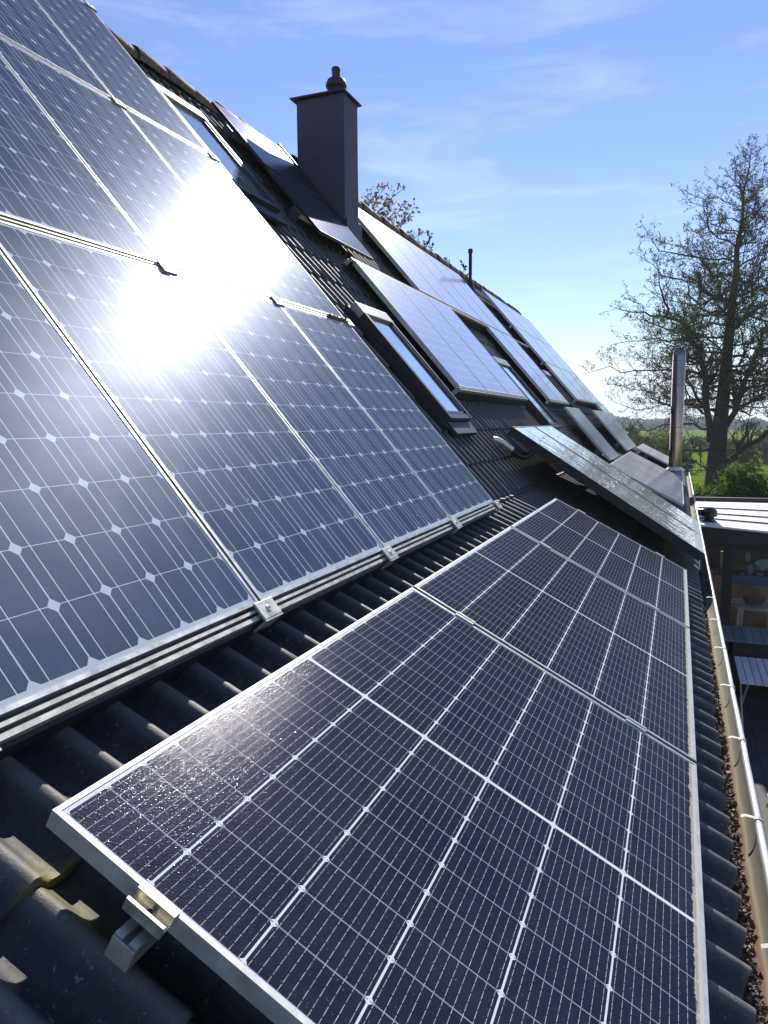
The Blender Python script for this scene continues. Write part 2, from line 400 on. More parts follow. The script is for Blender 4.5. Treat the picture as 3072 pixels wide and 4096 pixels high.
def gutter_mat():
    m, nt, b = new_mat('stained zinc gutter'); v = coords(nt); x, y, z = xyz(nt, v)
    at = nt.nodes.new('ShaderNodeAttribute'); at.attribute_name = 'arc'
    a = E(nt, at.outputs['Fac'])
    n = ntex(nt, v, 3.0, 6, 0.65); n2 = ntex(nt, v, 40, 5, 0.7)
    yr = ((y*(-1.0)+4.4)/2.2).maxi(0.0).mini(1.0); f = a + (n-0.5)*0.10 + (n2-0.5)*0.03
    c = ramp(nt, f, [(0.0, (0.06, 0.05, 0.04)), (0.45, (0.10, 0.06, 0.04)), (0.56, (0.155, 0.078, 0.048)), (0.67, (0.175, 0.098, 0.060)),
                     (0.71, (0.30, 0.26, 0.17)), (0.76, (0.17, 0.155, 0.12)), (0.90, (0.15, 0.14, 0.12)), (0.96, (0.40, 0.40, 0.38))])
    c2 = ramp(nt, f, [(0.0, (0.06, 0.05, 0.04)), (0.50, (0.10, 0.08, 0.06)), (0.60, (0.25, 0.22, 0.15)), (0.80, (0.27, 0.25, 0.19)), (0.96, (0.40, 0.40, 0.38))])
    c = mixc(nt, yr, c2, c)
    nt.links.new(c, b.inputs['Base Color']); setc(b, 'Roughness', 0.75); setc(b, 'Specular IOR Level', 0.25); bump(nt, b, n2, 0.15, 0.004)
    return m
M['gutter'] = gutter_mat()
M['zinc'] = simple('pale zinc rim', (0.72, 0.72, 0.71), 0.38, 0.3, 12, 0.12)
M['bracket'] = simple('dull zinc strap', (0.42, 0.41, 0.38), 0.6, 0.0, 20, 0.3)
M['litter'] = simple('dead leaves', (0.135, 0.10, 0.072), 0.85, 0, 45, 0.85, 0.6)
M['moss'] = simple('dry moss', (0.16, 0.13, 0.03), 0.9, 0, 60, 0.7, 0.6)

def leaf_mat(name, col, trans):
    m = bpy.data.materials.new(name); m.use_nodes = True; nt = m.node_tree; nt.nodes.clear()
    out = nt.nodes.new('ShaderNodeOutputMaterial'); v = coords(nt)
    n = ntex(nt, v, 1.1, 4, 0.7); n2 = ntex(nt, v, 9.0, 3, 0.6)
    c = ramp(nt, n*0.5+n2*0.5, [(0.35, tuple(k*0.55 for k in col)), (0.65, tuple(k*1.35 for k in col))])
    d = nt.nodes.new('ShaderNodeBsdfPrincipled'); setc(d, 'Roughness', 0.75); setc(d, 'Specular IOR Level', 0.15); nt.links.new(c, d.inputs['Base Color'])
    t = nt.nodes.new('ShaderNodeBsdfTranslucent'); nt.links.new(mixc(nt, 0.6, c, (1.6, 1.7, 0.5), 'MULTIPLY'), t.inputs['Color'])
    mx = nt.nodes.new('ShaderNodeMixShader'); mx.inputs[0].default_value = trans
    nt.links.new(d.outputs[0], mx.inputs[1]); nt.links.new(t.outputs[0], mx.inputs[2]); nt.links.new(mx.outputs[0], out.inputs[0])
    return m
M['leaf_alder'] = leaf_mat('young alder leaves', (0.075, 0.080, 0.020), 0.4)
M['leaf_bud'] = leaf_mat('golden buds', (0.17, 0.115, 0.035), 0.35)
M['leaf_dark'] = leaf_mat('evergreen needles', (0.025, 0.045, 0.03), 0.2)
M['leaf_hedge'] = leaf_mat('hedge leaves', (0.060, 0.105, 0.018), 0.45)
M['leaf_far'] = leaf_mat('far foliage', (0.10, 0.10, 0.055), 0.25)
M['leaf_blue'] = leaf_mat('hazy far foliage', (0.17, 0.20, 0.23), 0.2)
M['bark'] = simple('dark bark', (0.045, 0.037, 0.030), 0.9, 0, 6, 0.5, 0.8)
M['soil'] = simple('bare soil', (0.05, 0.04, 0.03), 0.95, 0, 12, 0.5, 0.6)
def grass_mat():
    m, nt, b = new_mat('meadow grass'); v = coords(nt)
    n = ntex(nt, v, 0.05, 6, 0.6); n2 = ntex(nt, v, 1.6, 6, 0.7); n3 = ntex(nt, v, 14, 4, 0.7)
    c = ramp(nt, n*0.35+n2*0.4+n3*0.25, [(0.36, (0.070, 0.125, 0.014)), (0.5, (0.135, 0.205, 0.020)), (0.64, (0.23, 0.29, 0.040))])
    nt.links.new(c, b.inputs['Base Color']); setc(b, 'Roughness', 1.0); setc(b, 'Specular IOR Level', 0.0)
    bump(nt, b, n2*0.5+n3*0.5, 0.8, 0.12); return m
M['grass'] = grass_mat()
def paving():
    m, nt, b = new_mat('dark paving'); v = coords(nt); x, y, z = xyz(nt, v)
    fx = ((x/0.4).fract()-0.5).abs().gt(0.485); fy = ((y/0.4).fract()-0.5).abs().gt(0.485)
    n = ntex(nt, v, 9, 6, 0.7); wn = white_noise2(nt, (x/0.4).floor(), (y/0.4).floor())
    c = ramp(nt, n*0.7+wn*0.3, [(0.3, (0.030, 0.032, 0.036)), (0.7, (0.075, 0.077, 0.082))])
    c = mixc(nt, fx.maxi(fy), c, (0.015, 0.015, 0.014))
    nt.links.new(c, b.inputs['Base Color']); setc(b, 'Roughness', 0.7); bump(nt, b, n, 0.3, 0.01); return m
M['paving'] = paving()
M['white_metal'] = simple('cream roof sheet', (0.86, 0.85, 0.80), 0.4, 0, 3, 0.05)
M['seam'] = simple('black seam', (0.02, 0.02, 0.02), 0.5, 0, 20, 0.3)
M['fascia'] = simple('maroon trim', (0.045, 0.022, 0.022), 0.5, 0, 10, 0.3)
M['timber_dark'] = simple('dark stained timber', (0.022, 0.016, 0.014), 0.6, 0, 14, 0.4, 0.2)
def plank(name, col, w=0.14, axis=0):
    m, nt, b = new_mat(name); v = coords(nt); x, y, z = xyz(nt, v)
    n = ntex(nt, v, 1.0, 5, 0.65, 0, (60, 4, 30) if axis == 0 else (4, 60, 30))
    wn = white_noise2(nt, ((x if axis == 0 else y)/w).floor(), z*0.0)
    c = ramp(nt, n*0.6+wn*0.4, [(0.3, tuple(k*0.6 for k in col)), (0.7, col)])
    nt.links.new(c, b.inputs['Base Color']); setc(b, 'Roughness', 0.65); bump(nt, b, n, 0.2, 0.004); return m
M['deck'] = plank('grey-blue weathered planks', (0.22, 0.27, 0.29))
M['slat'] = plank('white painted slats', (0.74, 0.75, 0.78), 0.1)
M['white'] = simple('white paint', (0.75, 0.74, 0.72), 0.5, 0, 10, 0.08)
M['pink'] = simple('dusty red enamel', (0.40, 0.10, 0.11), 0.4, 0, 14, 0.25)
M['rust'] = simple('rusty copper', (0.45, 0.17, 0.08), 0.5, 0.2, 18, 0.3)
M['wire'] = simple('dark wire', (0.04, 0.03, 0.028), 0.5, 0.4, 30, 0.3)
M['room_wall'] = simple('tan room wall', (0.50, 0.38, 0.26), 0.8, 0, 4, 0.35)
M['room_red'] = simple('red room curtain', (0.30, 0.09, 0.07), 0.8, 0, 5, 0.3)
M['room_floor'] = simple('room floor', (0.42, 0.34, 0.27), 0.6, 0, 4, 0.3)
M['blue_board'] = simple('blue-grey shelf board', (0.16, 0.22, 0.38), 0.5, 0, 8, 0.25)
M['olive'] = simple('olive panel', (0.30, 0.24, 0.10), 0.7, 0, 5, 0.3)
M['shell'] = simple('pale shell', (0.62, 0.60, 0.55), 0.45, 0, 25, 0.2)
M['stone_pink'] = simple('lilac stone', (0.50, 0.42, 0.46), 0.5, 0, 12, 0.25)
M['stone_tan'] = simple('tan stone', (0.50, 0.36, 0.25), 0.6, 0, 12, 0.3)
M['green_disc'] = simple('green disc', (0.06, 0.10, 0.04), 0.6, 0, 25, 0.5)
M['blue_ball'] = simple('blue glaze', (0.03, 0.05, 0.30), 0.25, 0, 8, 0.3)
M['leather'] = simple('wicker', (0.28, 0.20, 0.15), 0.7, 0, 30, 0.4)
def pane_mat():
    m = bpy.data.materials.new('window pane'); m.use_nodes = True; nt = m.node_tree; nt.nodes.clear()
    out = nt.nodes.new('ShaderNodeOutputMaterial'); t = nt.nodes.new('ShaderNodeBsdfTransparent'); g = nt.nodes.new('ShaderNodeBsdfGlossy')
    t.inputs[0].default_value = (0.86, 0.90, 0.90, 1); g.inputs['Roughness'].default_value = 0.02
    fr = nt.nodes.new('ShaderNodeFresnel'); fr.inputs['IOR'].default_value = 1.5
    n = E(nt, fr.outputs[0])*1.0
    mx = nt.nodes.new('ShaderNodeMixShader'); nt.links.new(n.s, mx.inputs[0]); nt.links.new(t.outputs[0], mx.inputs[1])
    nt.links.new(g.outputs[0], mx.inputs[2]); nt.links.new(mx.outputs[0], out.inputs[0]); return m
M['pane'] = pane_mat()

# ------------------------------------------------------------------ ground
GZ = -0.12
def sheet(name, x0, x1, y0, y1, z, mat, nx=1, ny=1):
    mb = MB(); vs = []; fs = []
    for j in range(ny+1):
        for i in range(nx+1): vs.append((x0+(x1-x0)*i/nx, y0+(y1-y0)*j/ny, z))
    for j in range(ny):
        for i in range(nx): fs.append((j*(nx+1)+i, j*(nx+1)+i+1, (j+1)*(nx+1)+i+1, (j+1)*(nx+1)+i))
    mb.add(vs, fs); return tag(mb.build(name, mat), kind='structure')
sheet('ground', -800, 800, -100, 1100, GZ, M['grass'])
tb = MB(); tb.box((0.6, -6, GZ+0.004), (7.0, 11.6, 0.0)); tag(tb.build('terrace', M['paving']), kind='structure')

# ------------------------------------------------------------------ house: walls, two tiled slopes, ridge, gutter, chimney, roof windows
YA, YB = -3.01, 20.99
RIB = 0.150; OT = -0.180                       # rib pitch and depth of tiles under the panel plane
S_KINK = 0.07; S_RIDGE = 4.95
house = tag(empty('house', loc=(0, 9, 0)), 'long house with dark ribbed tile roof kinked to a shallow eave', 'house')
house_inv = house.matrix_world.inverted() if False else Matrix.Translation((0, -9, 0))
def hbuild(mb, name, mats, parent=None):
    """house parts are modelled in scene coordinates and hung under the house"""
    p = parent or house
    o = mb.build(name, mats, p); o.matrix_parent_inverse = Matrix.Translation((0, -9, 0)) if p is house else Matrix.Identity(4)
    return o

wb = MB()
wb.box((-6.6, YA+0.35, 0.0), (0.72, YB-0.25, 2.55)); 
for yy in (YA+0.35, YB-0.27):                   # gable triangles
    pts = [(-6.6, 2.55), (0.72, 2.55), (-0.45, 3.35), (-3.57, 6.95), (-6.45, 3.4)]
    vs = [(p[0], yy, p[1]) for p in pts] + [(p[0], yy+0.02, p[1]) for p in pts]; n = len(pts)
    wb.add(vs, [tuple(range(n-1, -1, -1)), tuple(range(n, 2*n))] + [(i, (i+1) % n, n+(i+1) % n, n+i) for i in range(n)])
hbuild(wb, 'wall', M['render'])

def rib_h(u):
    c = 0.5+0.5*cos(2*pi*u); return 0.041*c**1.8 - 0.003*(1-c)
LICH = low(0.03, 0.092, OT+0.015)                     # (y, s) of the lichened tile
def slope(kind, courses, name):
    """one mesh: courses of interlocking tiles with rounded ribs; every course laps over the one below"""
    mb = MB(); tint = []; lich = []; crest = []
    NP = 12; ncol = int(round((YB-YA)/RIB))
    r = random.Random(5)
    for (s0, s1) in courses:                    # s0 = front (lower) edge, s1 = upper edge, both measured UP the slope
        jit = [(r.uniform(-0.004, 0.004), r.uniform(-0.005, 0.005), r.random()) for _ in range(ncol//2+2)]
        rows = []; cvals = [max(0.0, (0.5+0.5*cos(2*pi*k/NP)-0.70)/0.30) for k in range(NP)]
        spec = [(0.0, -0.020), (0.0, 0.010), (0.012, 0.017), (0.06, 0.0165), (0.5, 0.008), (1.0, -0.003)]
        for (t, dz) in spec:
            row = []
            for i in range(ncol*NP+1):
                y = YA + i*RIB/NP; k = (i//NP + 1)//2
                ja = jit[min(k, len(jit)-1)]
                h = rib_h((i % NP)/NP)
                s = s0 + (s1-s0)*t + ja[1]*(1-t); z = OT + h + dz + ja[0]*(1-t)
                p = up(y, s, z) if kind == 'U' else low(y, -s, z)
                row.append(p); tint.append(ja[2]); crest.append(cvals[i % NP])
                d = (p-LICH).length; lich.append(max(0.0, 1-d/0.13) if d < 0.13 else 0.0)
            rows.append(row)
        vs = [p for row in rows for p in row]; W = ncol*NP+1; fs = []
        for j in range(len(rows)-1):
            for i in range(W-1): fs.append((j*W+i, j*W+i+1, (j+1)*W+i+1, (j+1)*W+i))
        mb.add(vs, fs, 0, True)
    me = mb.mesh(name, M['tile'])
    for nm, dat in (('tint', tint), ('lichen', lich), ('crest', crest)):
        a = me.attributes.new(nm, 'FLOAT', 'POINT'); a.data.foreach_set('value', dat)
    try: me.set_sharp_from_angle(angle=radians(50))
    except Exception: pass
    o = link(name, me, house); o.matrix_parent_inverse = Matrix.Translation((0, -9, 0)); return o
CP = 0.335
u_courses = [(S_KINK-0.0+CP*k, min(S_KINK+CP*(k+1)+0.03, S_RIDGE+0.02)) for k in range(15) if S_KINK+CP*k < S_RIDGE-0.05]
l_courses = [(-1.335+0.326*k, -1.335+0.326*(k+1)+0.03 if k < 5 else 0.34) for k in range(6)]
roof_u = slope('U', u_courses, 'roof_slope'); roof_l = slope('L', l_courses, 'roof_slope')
# rear slope, plain
rb = MB(); RX, RZ = up(0, S_RIDGE, OT).x, up(0, S_RIDGE, OT).z
vs = [(RX, YA, RZ), (RX, YB, RZ), (RX-3.5, YB, RZ-4.05), (RX-3.5, YA, RZ-4.05)]
vs2 = [(a, b_, c-0.05) for a, b_, c in vs]
rb.add(vs+vs2, [(0,1,2,3), (7,6,5,4), (0,4,5,1), (1,5,6,2), (2,6,7,3), (3,7,4,0)])
hbuild(rb, 'rear_slope', M['tile'])
# ridge of half-round tiles
rg = MB(); y = YA; r = random.Random(3)
while y < YB-0.02:
    L = 0.40; j = r.uniform(-0.012, 0.012); n = 10; vs = []
    for (t, rad) in ((0.0, 0.105), (0.06, 0.112), (1.0, 0.092)):
        for k in range(n+1):
            a = -0.35 + (pi+0.7)*k/n
            vs.append((RX + 0.01 + rad*1.15*cos(a) + j, min(y+L*t+0.03*t, YB+0.06), RZ + 0.005 + rad*sin(a) + j*0.6))
    fs = [(i*(n+1)+k, i*(n+1)+k+1, (i+1)*(n+1)+k+1, (i+1)*(n+1)+k) for i in range(2) for k in range(n)]
    rg.add(vs, fs, 0, True); y += L
hbuild(rg, 'ridge_tiles', M['ridge'])
# gable verge boards
for yy in (YA-0.02, YB):
    for (a, b_) in ((low(yy, 1.30, OT-0.03), low(yy, -0.325, OT-0.03)), (up(yy, 0.07, OT-0.03), up(yy, S_RIDGE, OT-0.03))):
        vb = MB(); vb.bar(a, b_, 0.03, 0.16); hbuild(vb, 'verge_board', M['timber_dark'])
eb = MB(); e0 = low(YA+0.3, 1.24, OT-0.09); eb.box((e0.x-0.05, YA+0.3, e0.z-0.17), (e0.x-0.02, YB-0.2, e0.z+0.02)); eb.box((0.72, YA+0.3, e0.z-0.17), (e0.x-0.05, YB-0.2, e0.z-0.15))
hbuild(eb, 'eave_board', M['timber_dark'])

# gutter
GX, GZg, GR = 1.130, -0.785+Z0, 0.082
gm = MB(); arc = []; NA = 16; ys = [YA-0.03 + (YB-YA+0.06)*k/60 for k in range(61)]
vs = []
for yv in ys:
    for k in range(NA+1):
        a = pi + pi*k/NA; vs.append((GX+GR*cos(a), yv, GZg+GR*sin(a))); arc.append(k/NA)
for yv in ys:
    for k in range(NA+1):
        a = pi + pi*k/NA; vs.append((GX+(GR+0.003)*cos(a), yv, GZg+(GR+0.003)*sin(a))); arc.append(1.0)
n1 = NA+1; tot = n1*len(ys); fs = []
for j in range(len(ys)-1):
    for k in range(NA):
        fs.append((j*n1+k, j*n1+k+1, (j+1)*n1+k+1, (j+1)*n1+k))
        fs.append((tot+j*n1+k+1, tot+j*n1+k, tot+(j+1)*n1+k, tot+(j+1)*n1+k+1))
for e in (0, len(ys)-1):
    fs.append(tuple(e*n1+k for k in range(n1)))
gm.add(vs, fs, 0, True)
g_me = gm.mesh('gutter', M['gutter']); at = g_me.attributes.new('arc', 'FLOAT', 'POINT'); at.data.foreach_set('value', arc)
gutter = link('gutter', g_me, house); gutter.matrix_parent_inverse = Matrix.Translation((0, -9, 0))
rm = MB(); r = random.Random(2)
pts = [(GX+GR+0.006+r.uniform(-.0015, .0015), YA-0.03+(YB-YA+0.06)*k/120, GZg+0.004+r.uniform(-.0015, .0015)) for k in range(121)]
rm.tube(pts, 0.0125, 10); rim = rm.build('rim', M['zinc'], gutter)
yb = -0.9
k = 0
while yb < YB:
    bk = MB(); pr = []
    for q in range(9):
        a = -0.5 + 2.6*q/8; pr.append((GX+GR+0.006+0.0165*cos(a), GZg+0.004+0.0165*sin(a)))
    pr += [(GX+GR-0.035, GZg+0.022), (GX+GR-0.050, GZg+0.016)]
    vs = []
    for (px_, pz_) in pr:
        vs += [(px_, yb-0.009, pz_), (px_, yb+0.009, pz_)]
    bk.add(vs, [(2*i, 2*i+1, 2*i+3, 2*i+2) for i in range(len(pr)-1)], 0, True)
    bk.build('gutter_bracket', M['bracket'], gutter); yb += 0.70

# leaf litter in the gutter: nobody could count it
lt = MB(); r = random.Random(8)
ny = 700; nk = 7; vs = []
for j in range(ny+1):
    yv = -1.2 + 22.0*j/ny
    w = 0.66 + 0.20*noise.noise(Vector((yv*3.1, 0, 0))) + 0.10*noise.noise(Vector((yv*11, 5, 0)))
    dens = 1.0 if yv > -2 else 0
    for k in range(nk+1):
        t = k/nk; a = pi + 0.35 + (w*pi*0.62)*t
        rad = GR - 0.004 - 0.030*sin(pi*min(1, t*1.0))*(0.7+0.9*noise.noise(Vector((yv*16, t*3, 1)))) - 0.012*noise.noise(Vector((yv*60, t*7, 3)))
        if t > 0.99: rad = GR-0.002
        vs.append((GX+rad*cos(a), yv, GZg+rad*sin(a)))
lt.add(vs, [(j*(nk+1)+k, j*(nk+1)+k+1, (j+1)*(nk+1)+k+1, (j+1)*(nk+1)+k) for j in range(ny) for k in range(nk)], 0, True)
for i in range(9000):
    yv = -1.1 + 11.5*r.random()**1.6; a = pi + 0.45 + r.random()**0.8*1.65
    rad = GR - 0.022 - 0.030*r.random()*sin(min(pi, (a-pi)*1.7)); c = Vector((GX+rad*cos(a), yv, GZg+rad*sin(a)))
    s = r.uniform(0.004, 0.016); d = Vector((r.gauss(0,1), r.gauss(0,1), r.gauss(0,.6))).normalized(); e = d.orthogonal().normalized()
    e = (e*cos(r.random()*6) + d.cross(e)*sin(r.random()*6)); n_ = d.cross(e)
    lt.add([c-d*s, c+e*s*0.6+n_*s*0.3, c+d*s, c-e*s*0.6+n_*s*0.3], [(0,1,2,3)], 1 if r.random() < .16 else 0)
M['litter_pale'] = simple('pale leaf bits', (0.38, 0.31, 0.24), 0.8, 0, 45, 0.4)
tag(lt.build('leaf_litter', [M['litter'], M['litter_pale']]), 'brown crumbled leaves and moss lying along the gutter', 'leaf litter', kind='stuff')

# chimney
CY = 6.78; cx0, cx1 = -3.125, -2.555; cyd = 0.37
ch = MB(); ch.box((cx0, CY, 5.2), (cx1, CY+cyd, Z0+4.13), 0, 0.008)
chim = hbuild(ch, 'chimney', M['chimney'])
cc = MB(); cc.box((cx0-0.055, CY-0.05, Z0+4.13), (cx1+0.03, CY+cyd+0.05, Z0+4.150), 0, 0.005); cc.build('cap', M['chimney_cap'], chim)
cxm = cx1-0.175; cym = CY+0.19
cpot = MB(); cpot.lathe([(0.098, 0), (0.094, 0.10), (0.112, 0.105), (0.116, 0.125), (0.112, 0.15), (0.095, 0.185), (0.075, 0.20)], (cxm, cym, Z0+4.165), 24)
cpot.lathe([(0.046, 0.20), (0.044, 0.275), (0.049, 0.28), (0.049, 0.305), (0.043, 0.315)], (cxm, cym, Z0+4.165), 20); cpot.build('chimney_pot', M['chimney_cap'], chim)
cf = MB(); cf.bar(up(CY-0.012, 3.6, OT+0.10), up(CY-0.012, 4.8, OT+0.10), 0.02, 0.16); cf.build('flashing', M['lead'], chim); cf = MB()
a, b_ = up(CY, 3.55, OT+0.05), up(CY+cyd+0.06, 3.55, OT+0.05); cf.bar((cx1+0.02, CY-0.02, a.z+0.05), (cx1+0.02, CY+cyd+0.02, a.z+0.05), 0.02, 0.22)
cf.build('flashing', M['lead'], chim)

# roof windows
def skylight(y0, y1, s0, s1, glass, label):
    w = y1-y0; L = s1-s0; t = 0.05
    m4 = upM(y0, s0, -0.05)
    fr = MB()
    fr.box((0, 0, -0.15), (t, L, 0.012)); fr.box((w-t, 0, -0.15), (w, L, 0.012)); fr.box((t, 0, -0.15), (w-t, t, 0.008))
    fr.box((t+0.012, 0.085, -0.02), (t+0.04, L-0.16, 0.004)); fr.box((w-t-0.04, 0.085, -0.02), (w-t-0.012, L-0.16, 0.004)); fr.box((t+0.012, t+0.012, -0.02), (w-t-0.012, 0.085, 0.0))
    o = fr.build('skylight', M['sk_frame'], house); o.matrix_parent_inverse = Matrix.Translation((0, -9, 0)); o.matrix_basis = m4
    o['label'] = label
    gl = MB(); gl.add([(t+0.03, 0.07, -0.012), (w-t-0.03, 0.07, -0.012), (w-t-0.03, L-0.13, -0.012), (t+0.03, L-0.13, -0.012)], [(0,1,2,3)]); gl.build('glass', glass, o)
    cv = MB(); cv.box((-0.012, L-0.115, -0.06), (w+0.012, L+0.01, 0.014), 0, 0.005); cv.build('cover', M['sk_cover'], o)
    sl = MB(); sl.box((0.01, -0.13, -0.062), (w-0.01, -0.004, -0.030), 0, 0.004); sl.build('apron', M['lead'], o)
    for xa in (-0.05, w+0.004):
        si = MB(); si.box((xa, -0.05, -0.14), (xa+0.046, L+0.02, -0.045)); si.build('flashing', M['steel_dark'], o)
    return o
skylight(4.79, 5.45, 0.80, 2.03, M['sk_glass'], 'roof window with clear glass beside the near array')
skylight(4.17, 4.84, 3.10, 4.28, M['sk_glass_wavy'], 'roof window below the ridge left of the chimney panels')
skylight(9.30, 10.14, 0.66, 1.94, M['sk_glass_wavy'], 'roof window with rippled glass in mid roof')
skylight(13.85, 14.50, 0.90, 2.08, M['sk_glass'], 'far roof window between the two far arrays')

# ------------------------------------------------------------------ solar panels
def frame_mesh(W, L, lip, h, name, mat):
    mb = MB(); z1 = 0.0; z0 = -h
    mb.box((0, 0, z0), (lip, L, z1)); mb.box((W-lip, 0, z0), (W, L, z1)); mb.box((lip, 0, z0), (W-lip, lip, z1-0.0004)); mb.box((lip, L-lip, z0), (W-lip, L, z1-0.0004))
    return mb.mesh(name, mat)
def plate_mesh(W, L, lip, name, mat, z=-0.0022, th=0.006):
    mb = MB(); a = lip-0.0005
    vs = [(a,a,z),(W-a,a,z),(W-a,L-a,z),(a,L-a,z),(a,a,z-th),(W-a,a,z-th),(W-a,L-a,z-th),(a,L-a,z-th)]
    mb.add(vs, [(0,1,2,3),(7,6,5,4),(0,4,5,1),(1,5,6,2),(2,6,7,3),(3,7,4,0)]); return mb.mesh(name, mat)
def panel_kind(W, L, lip, h, cells, fmat):
    t = empty('solar_panel'); link('frame', frame_mesh(W, L, lip, h, 'frame', fmat), t)
    g = link('cell_sheet', plate_mesh(W, L, lip, 'cell_sheet', cells), t)
    return t
protos = {
 'near': (panel_kind(0.985, 1.612, 0.011, 0.045, M['cell_near'], M['alu']), 'near'),
 'far': (panel_kind(1.045, 1.575, 0.011, 0.045, M['cell_far'], M['alu']), 'far'),
 'land': (panel_kind(1.75, 1.015, 0.010, 0.045, M['cell_land'], M['alu']), 'land'),
 'half': (panel_kind(1.718, 1.134, 0.0095, 0.035, M['cell_half'], M['alu_dull']), 'half'),
 'half_far': (panel_kind(1.718, 1.134, 0.0095, 0.035, M['cell_half_far'], M['alu_dull']), 'half'),
 'film': (panel_kind(1.27, 0.83, 0.006, 0.03, M['film'], M['steel_dark']), 'film'),
}
used = set()
def place_panel(kind, m4, label, group):
    p = protos[kind][0]
    if kind in used: o = copy_tree(p)
    else: o = p; used.add(kind)
    o.matrix_world = m4; tag(o, label, 'solar panel', group); return o
W_A, L_A = 0.9985, 1.65
A_ROWS = {0: [(-1, 'leftmost'), (0, 'second from left'), (1, 'third from left'), (2, 'rightmost')]}
GA = 'portrait panels of the big near array'
def ycol(i): return UO.y + W_A*i
for row, cols, rn_ in ((0, (0, 1, 2), 'bottom'), (1, (0, 1, 2), 'middle'), (2, (1, 2), 'top')):
    names = {0: 'left', 1: 'centre', 2: 'right'}
    for c in cols:
        nm = names[c] if len(cols) == 3 else ('left' if c == 1 else 'right')
        place_panel('near', upM(ycol(c)+0.007, L_A*row+0.020, 0.0), f'blue portrait solar panel with white diamonds, full-width {nm} one in {rn_} row of near array', GA)
place_panel('near', upM(ycol(-1)+0.007, 0.020, 0.0), 'blue portrait solar panel cut by the left photo edge, lower left of near array', GA)
# landscape panels along the eave
GB = 'black landscape panels along the gutter'
for i, lb in enumerate(('nearest large black half-cut solar panel with sharp white grid by the gutter',
                        'middle one of the three black gridded panels by the gutter',
                        'farthest of the three black gridded panels, in front of the glass collectors')):
    o = place_panel('half', lowM(i*1.746, 1.134), lb, GB)
    if i:
        sb_ = MB(); sb_.box((-0.0275, 0.001, -0.034), (-0.0005, 1.133, -0.005)); sb_.build('gap_shade', M['black'], o)  # black strip added to stand in for shade in the panel gap
GC = 'panels of the three-column array beside the chimney'
for i, lb in enumerate(('left portrait panel of the trio standing right of the clear roof window',
                        'middle portrait panel of the trio right of the clear roof window',
                        'right portrait panel of the trio, beside the rippled roof window')):
    place_panel('far', upM(5.745+1.06*i, 1.15), lb, GC)
GD = 'portrait panels of the ridge array right of the chimney'
for i, od in enumerate(('first', 'second', 'third', 'fourth', 'last')):
    place_panel('far', upM(7.785+1.066*i, 2.815), f'pale reflecting portrait panel under the ridge, {od} one right of the chimney', GD)
for i, od in enumerate(('left', 'right')):
    place_panel('far', upM(10.975+1.066*i, 1.195), f'{od} one of two long pale panels hanging below the ridge array', GD)
GE = 'landscape panels of the far end array'
for r_, rn_ in enumerate(('top', 'second', 'third')):
    for c, cn in enumerate(('left', 'middle', 'right')):
        place_panel('land', upM(14.88+1.77*c, 3.40-1.03*r_, 0.02), f'pale landscape panel at the far roof end, {cn} one in {rn_} row', GE)
place_panel('land', upM(14.88+1.77*2, 3.40-1.03*3, 0.04), 'single landscape panel hanging below right column of the far end array', GE)
GF = 'landscape panels above the kink'
place_panel('half_far', upM(11.55, -0.13, 0.05), 'lone grey landscape panel tilted above the far lower array', GF)
place_panel('half_far', upM(15.60, -0.13, 0.06), 'grey landscape panel, nearer of a pair below the far end array', GF)
place_panel('half_far', upM(17.34, -0.13, 0.06), 'grey landscape panel, farther of a pair below the far end array', GF)
GG = 'landscape panels of the far lower array'
for i, od in enumerate(('nearest', 'middle', 'farthest')):
    place_panel('half_far', lowM(9.90+1.742*i, 1.134, 0.02), f'brownish landscape panel, {od} of three between glass collectors and steel flue', GG)
for i, od in enumerate(('nearer', 'farther')):
    place_panel('half_far', lowM(17.6+1.742*i, 1.134-0.01, 0.01), f'{od} brownish landscape panel partly behind the steel flue', GG)
GH = 'thin dark panels left of the chimney'
place_panel('film', upM(5.37, 3.845, 0.0), 'upper dark thin-film panel left of the chimney, its top sunlit', GH)
place_panel('film', upM(5.37, 2.995, 0.0), 'lower dark thin-film panel beneath the chimney in its shadow', GH)

# rails and clamps of the near array (grooved profiles between the rows)
def slot_rail(m4, L, label, group, edge):
    t = empty('mounting_rail', m4); mb = MB()
    mb.box((0, -0.002, -0.085), (L, 0.007, -0.002)); mb.box((0, -0.024, -0.085), (L, -0.012, -0.004))
    mb.box((0, -0.012, -0.085), (L, -0.002, -0.034)); mb.box((0, 0.007, -0.085), (L, 0.0185, -0.036))
    mb.build('profile', M['alu_worn'], t)
    if edge:
        sk = MB(); sk.box((0, -0.034, -0.115), (L, -0.024, -0.030)); sk.box((0, -0.024, -0.115), (L, 0.02, -0.086)); sk.build('skirt', M['lead'], t)
    return tag(t, label, 'rail', group)
GR_ = 'grooved mounting rails of the near array'
slot_rail(upM(ycol(-1), 0.0), W_A*4+0.01, 'dirty grooved aluminium rail along the bottom of the near array', GR_, True)
slot_rail(upM(ycol(0), L_A), W_A*3+0.01, 'grooved aluminium rail between bottom and middle rows of near array', GR_, False)
slot_rail(upM(ycol(1), L_A*2), W_A*2+0.01, 'grooved aluminium rail between middle and top rows of near array', GR_, False)
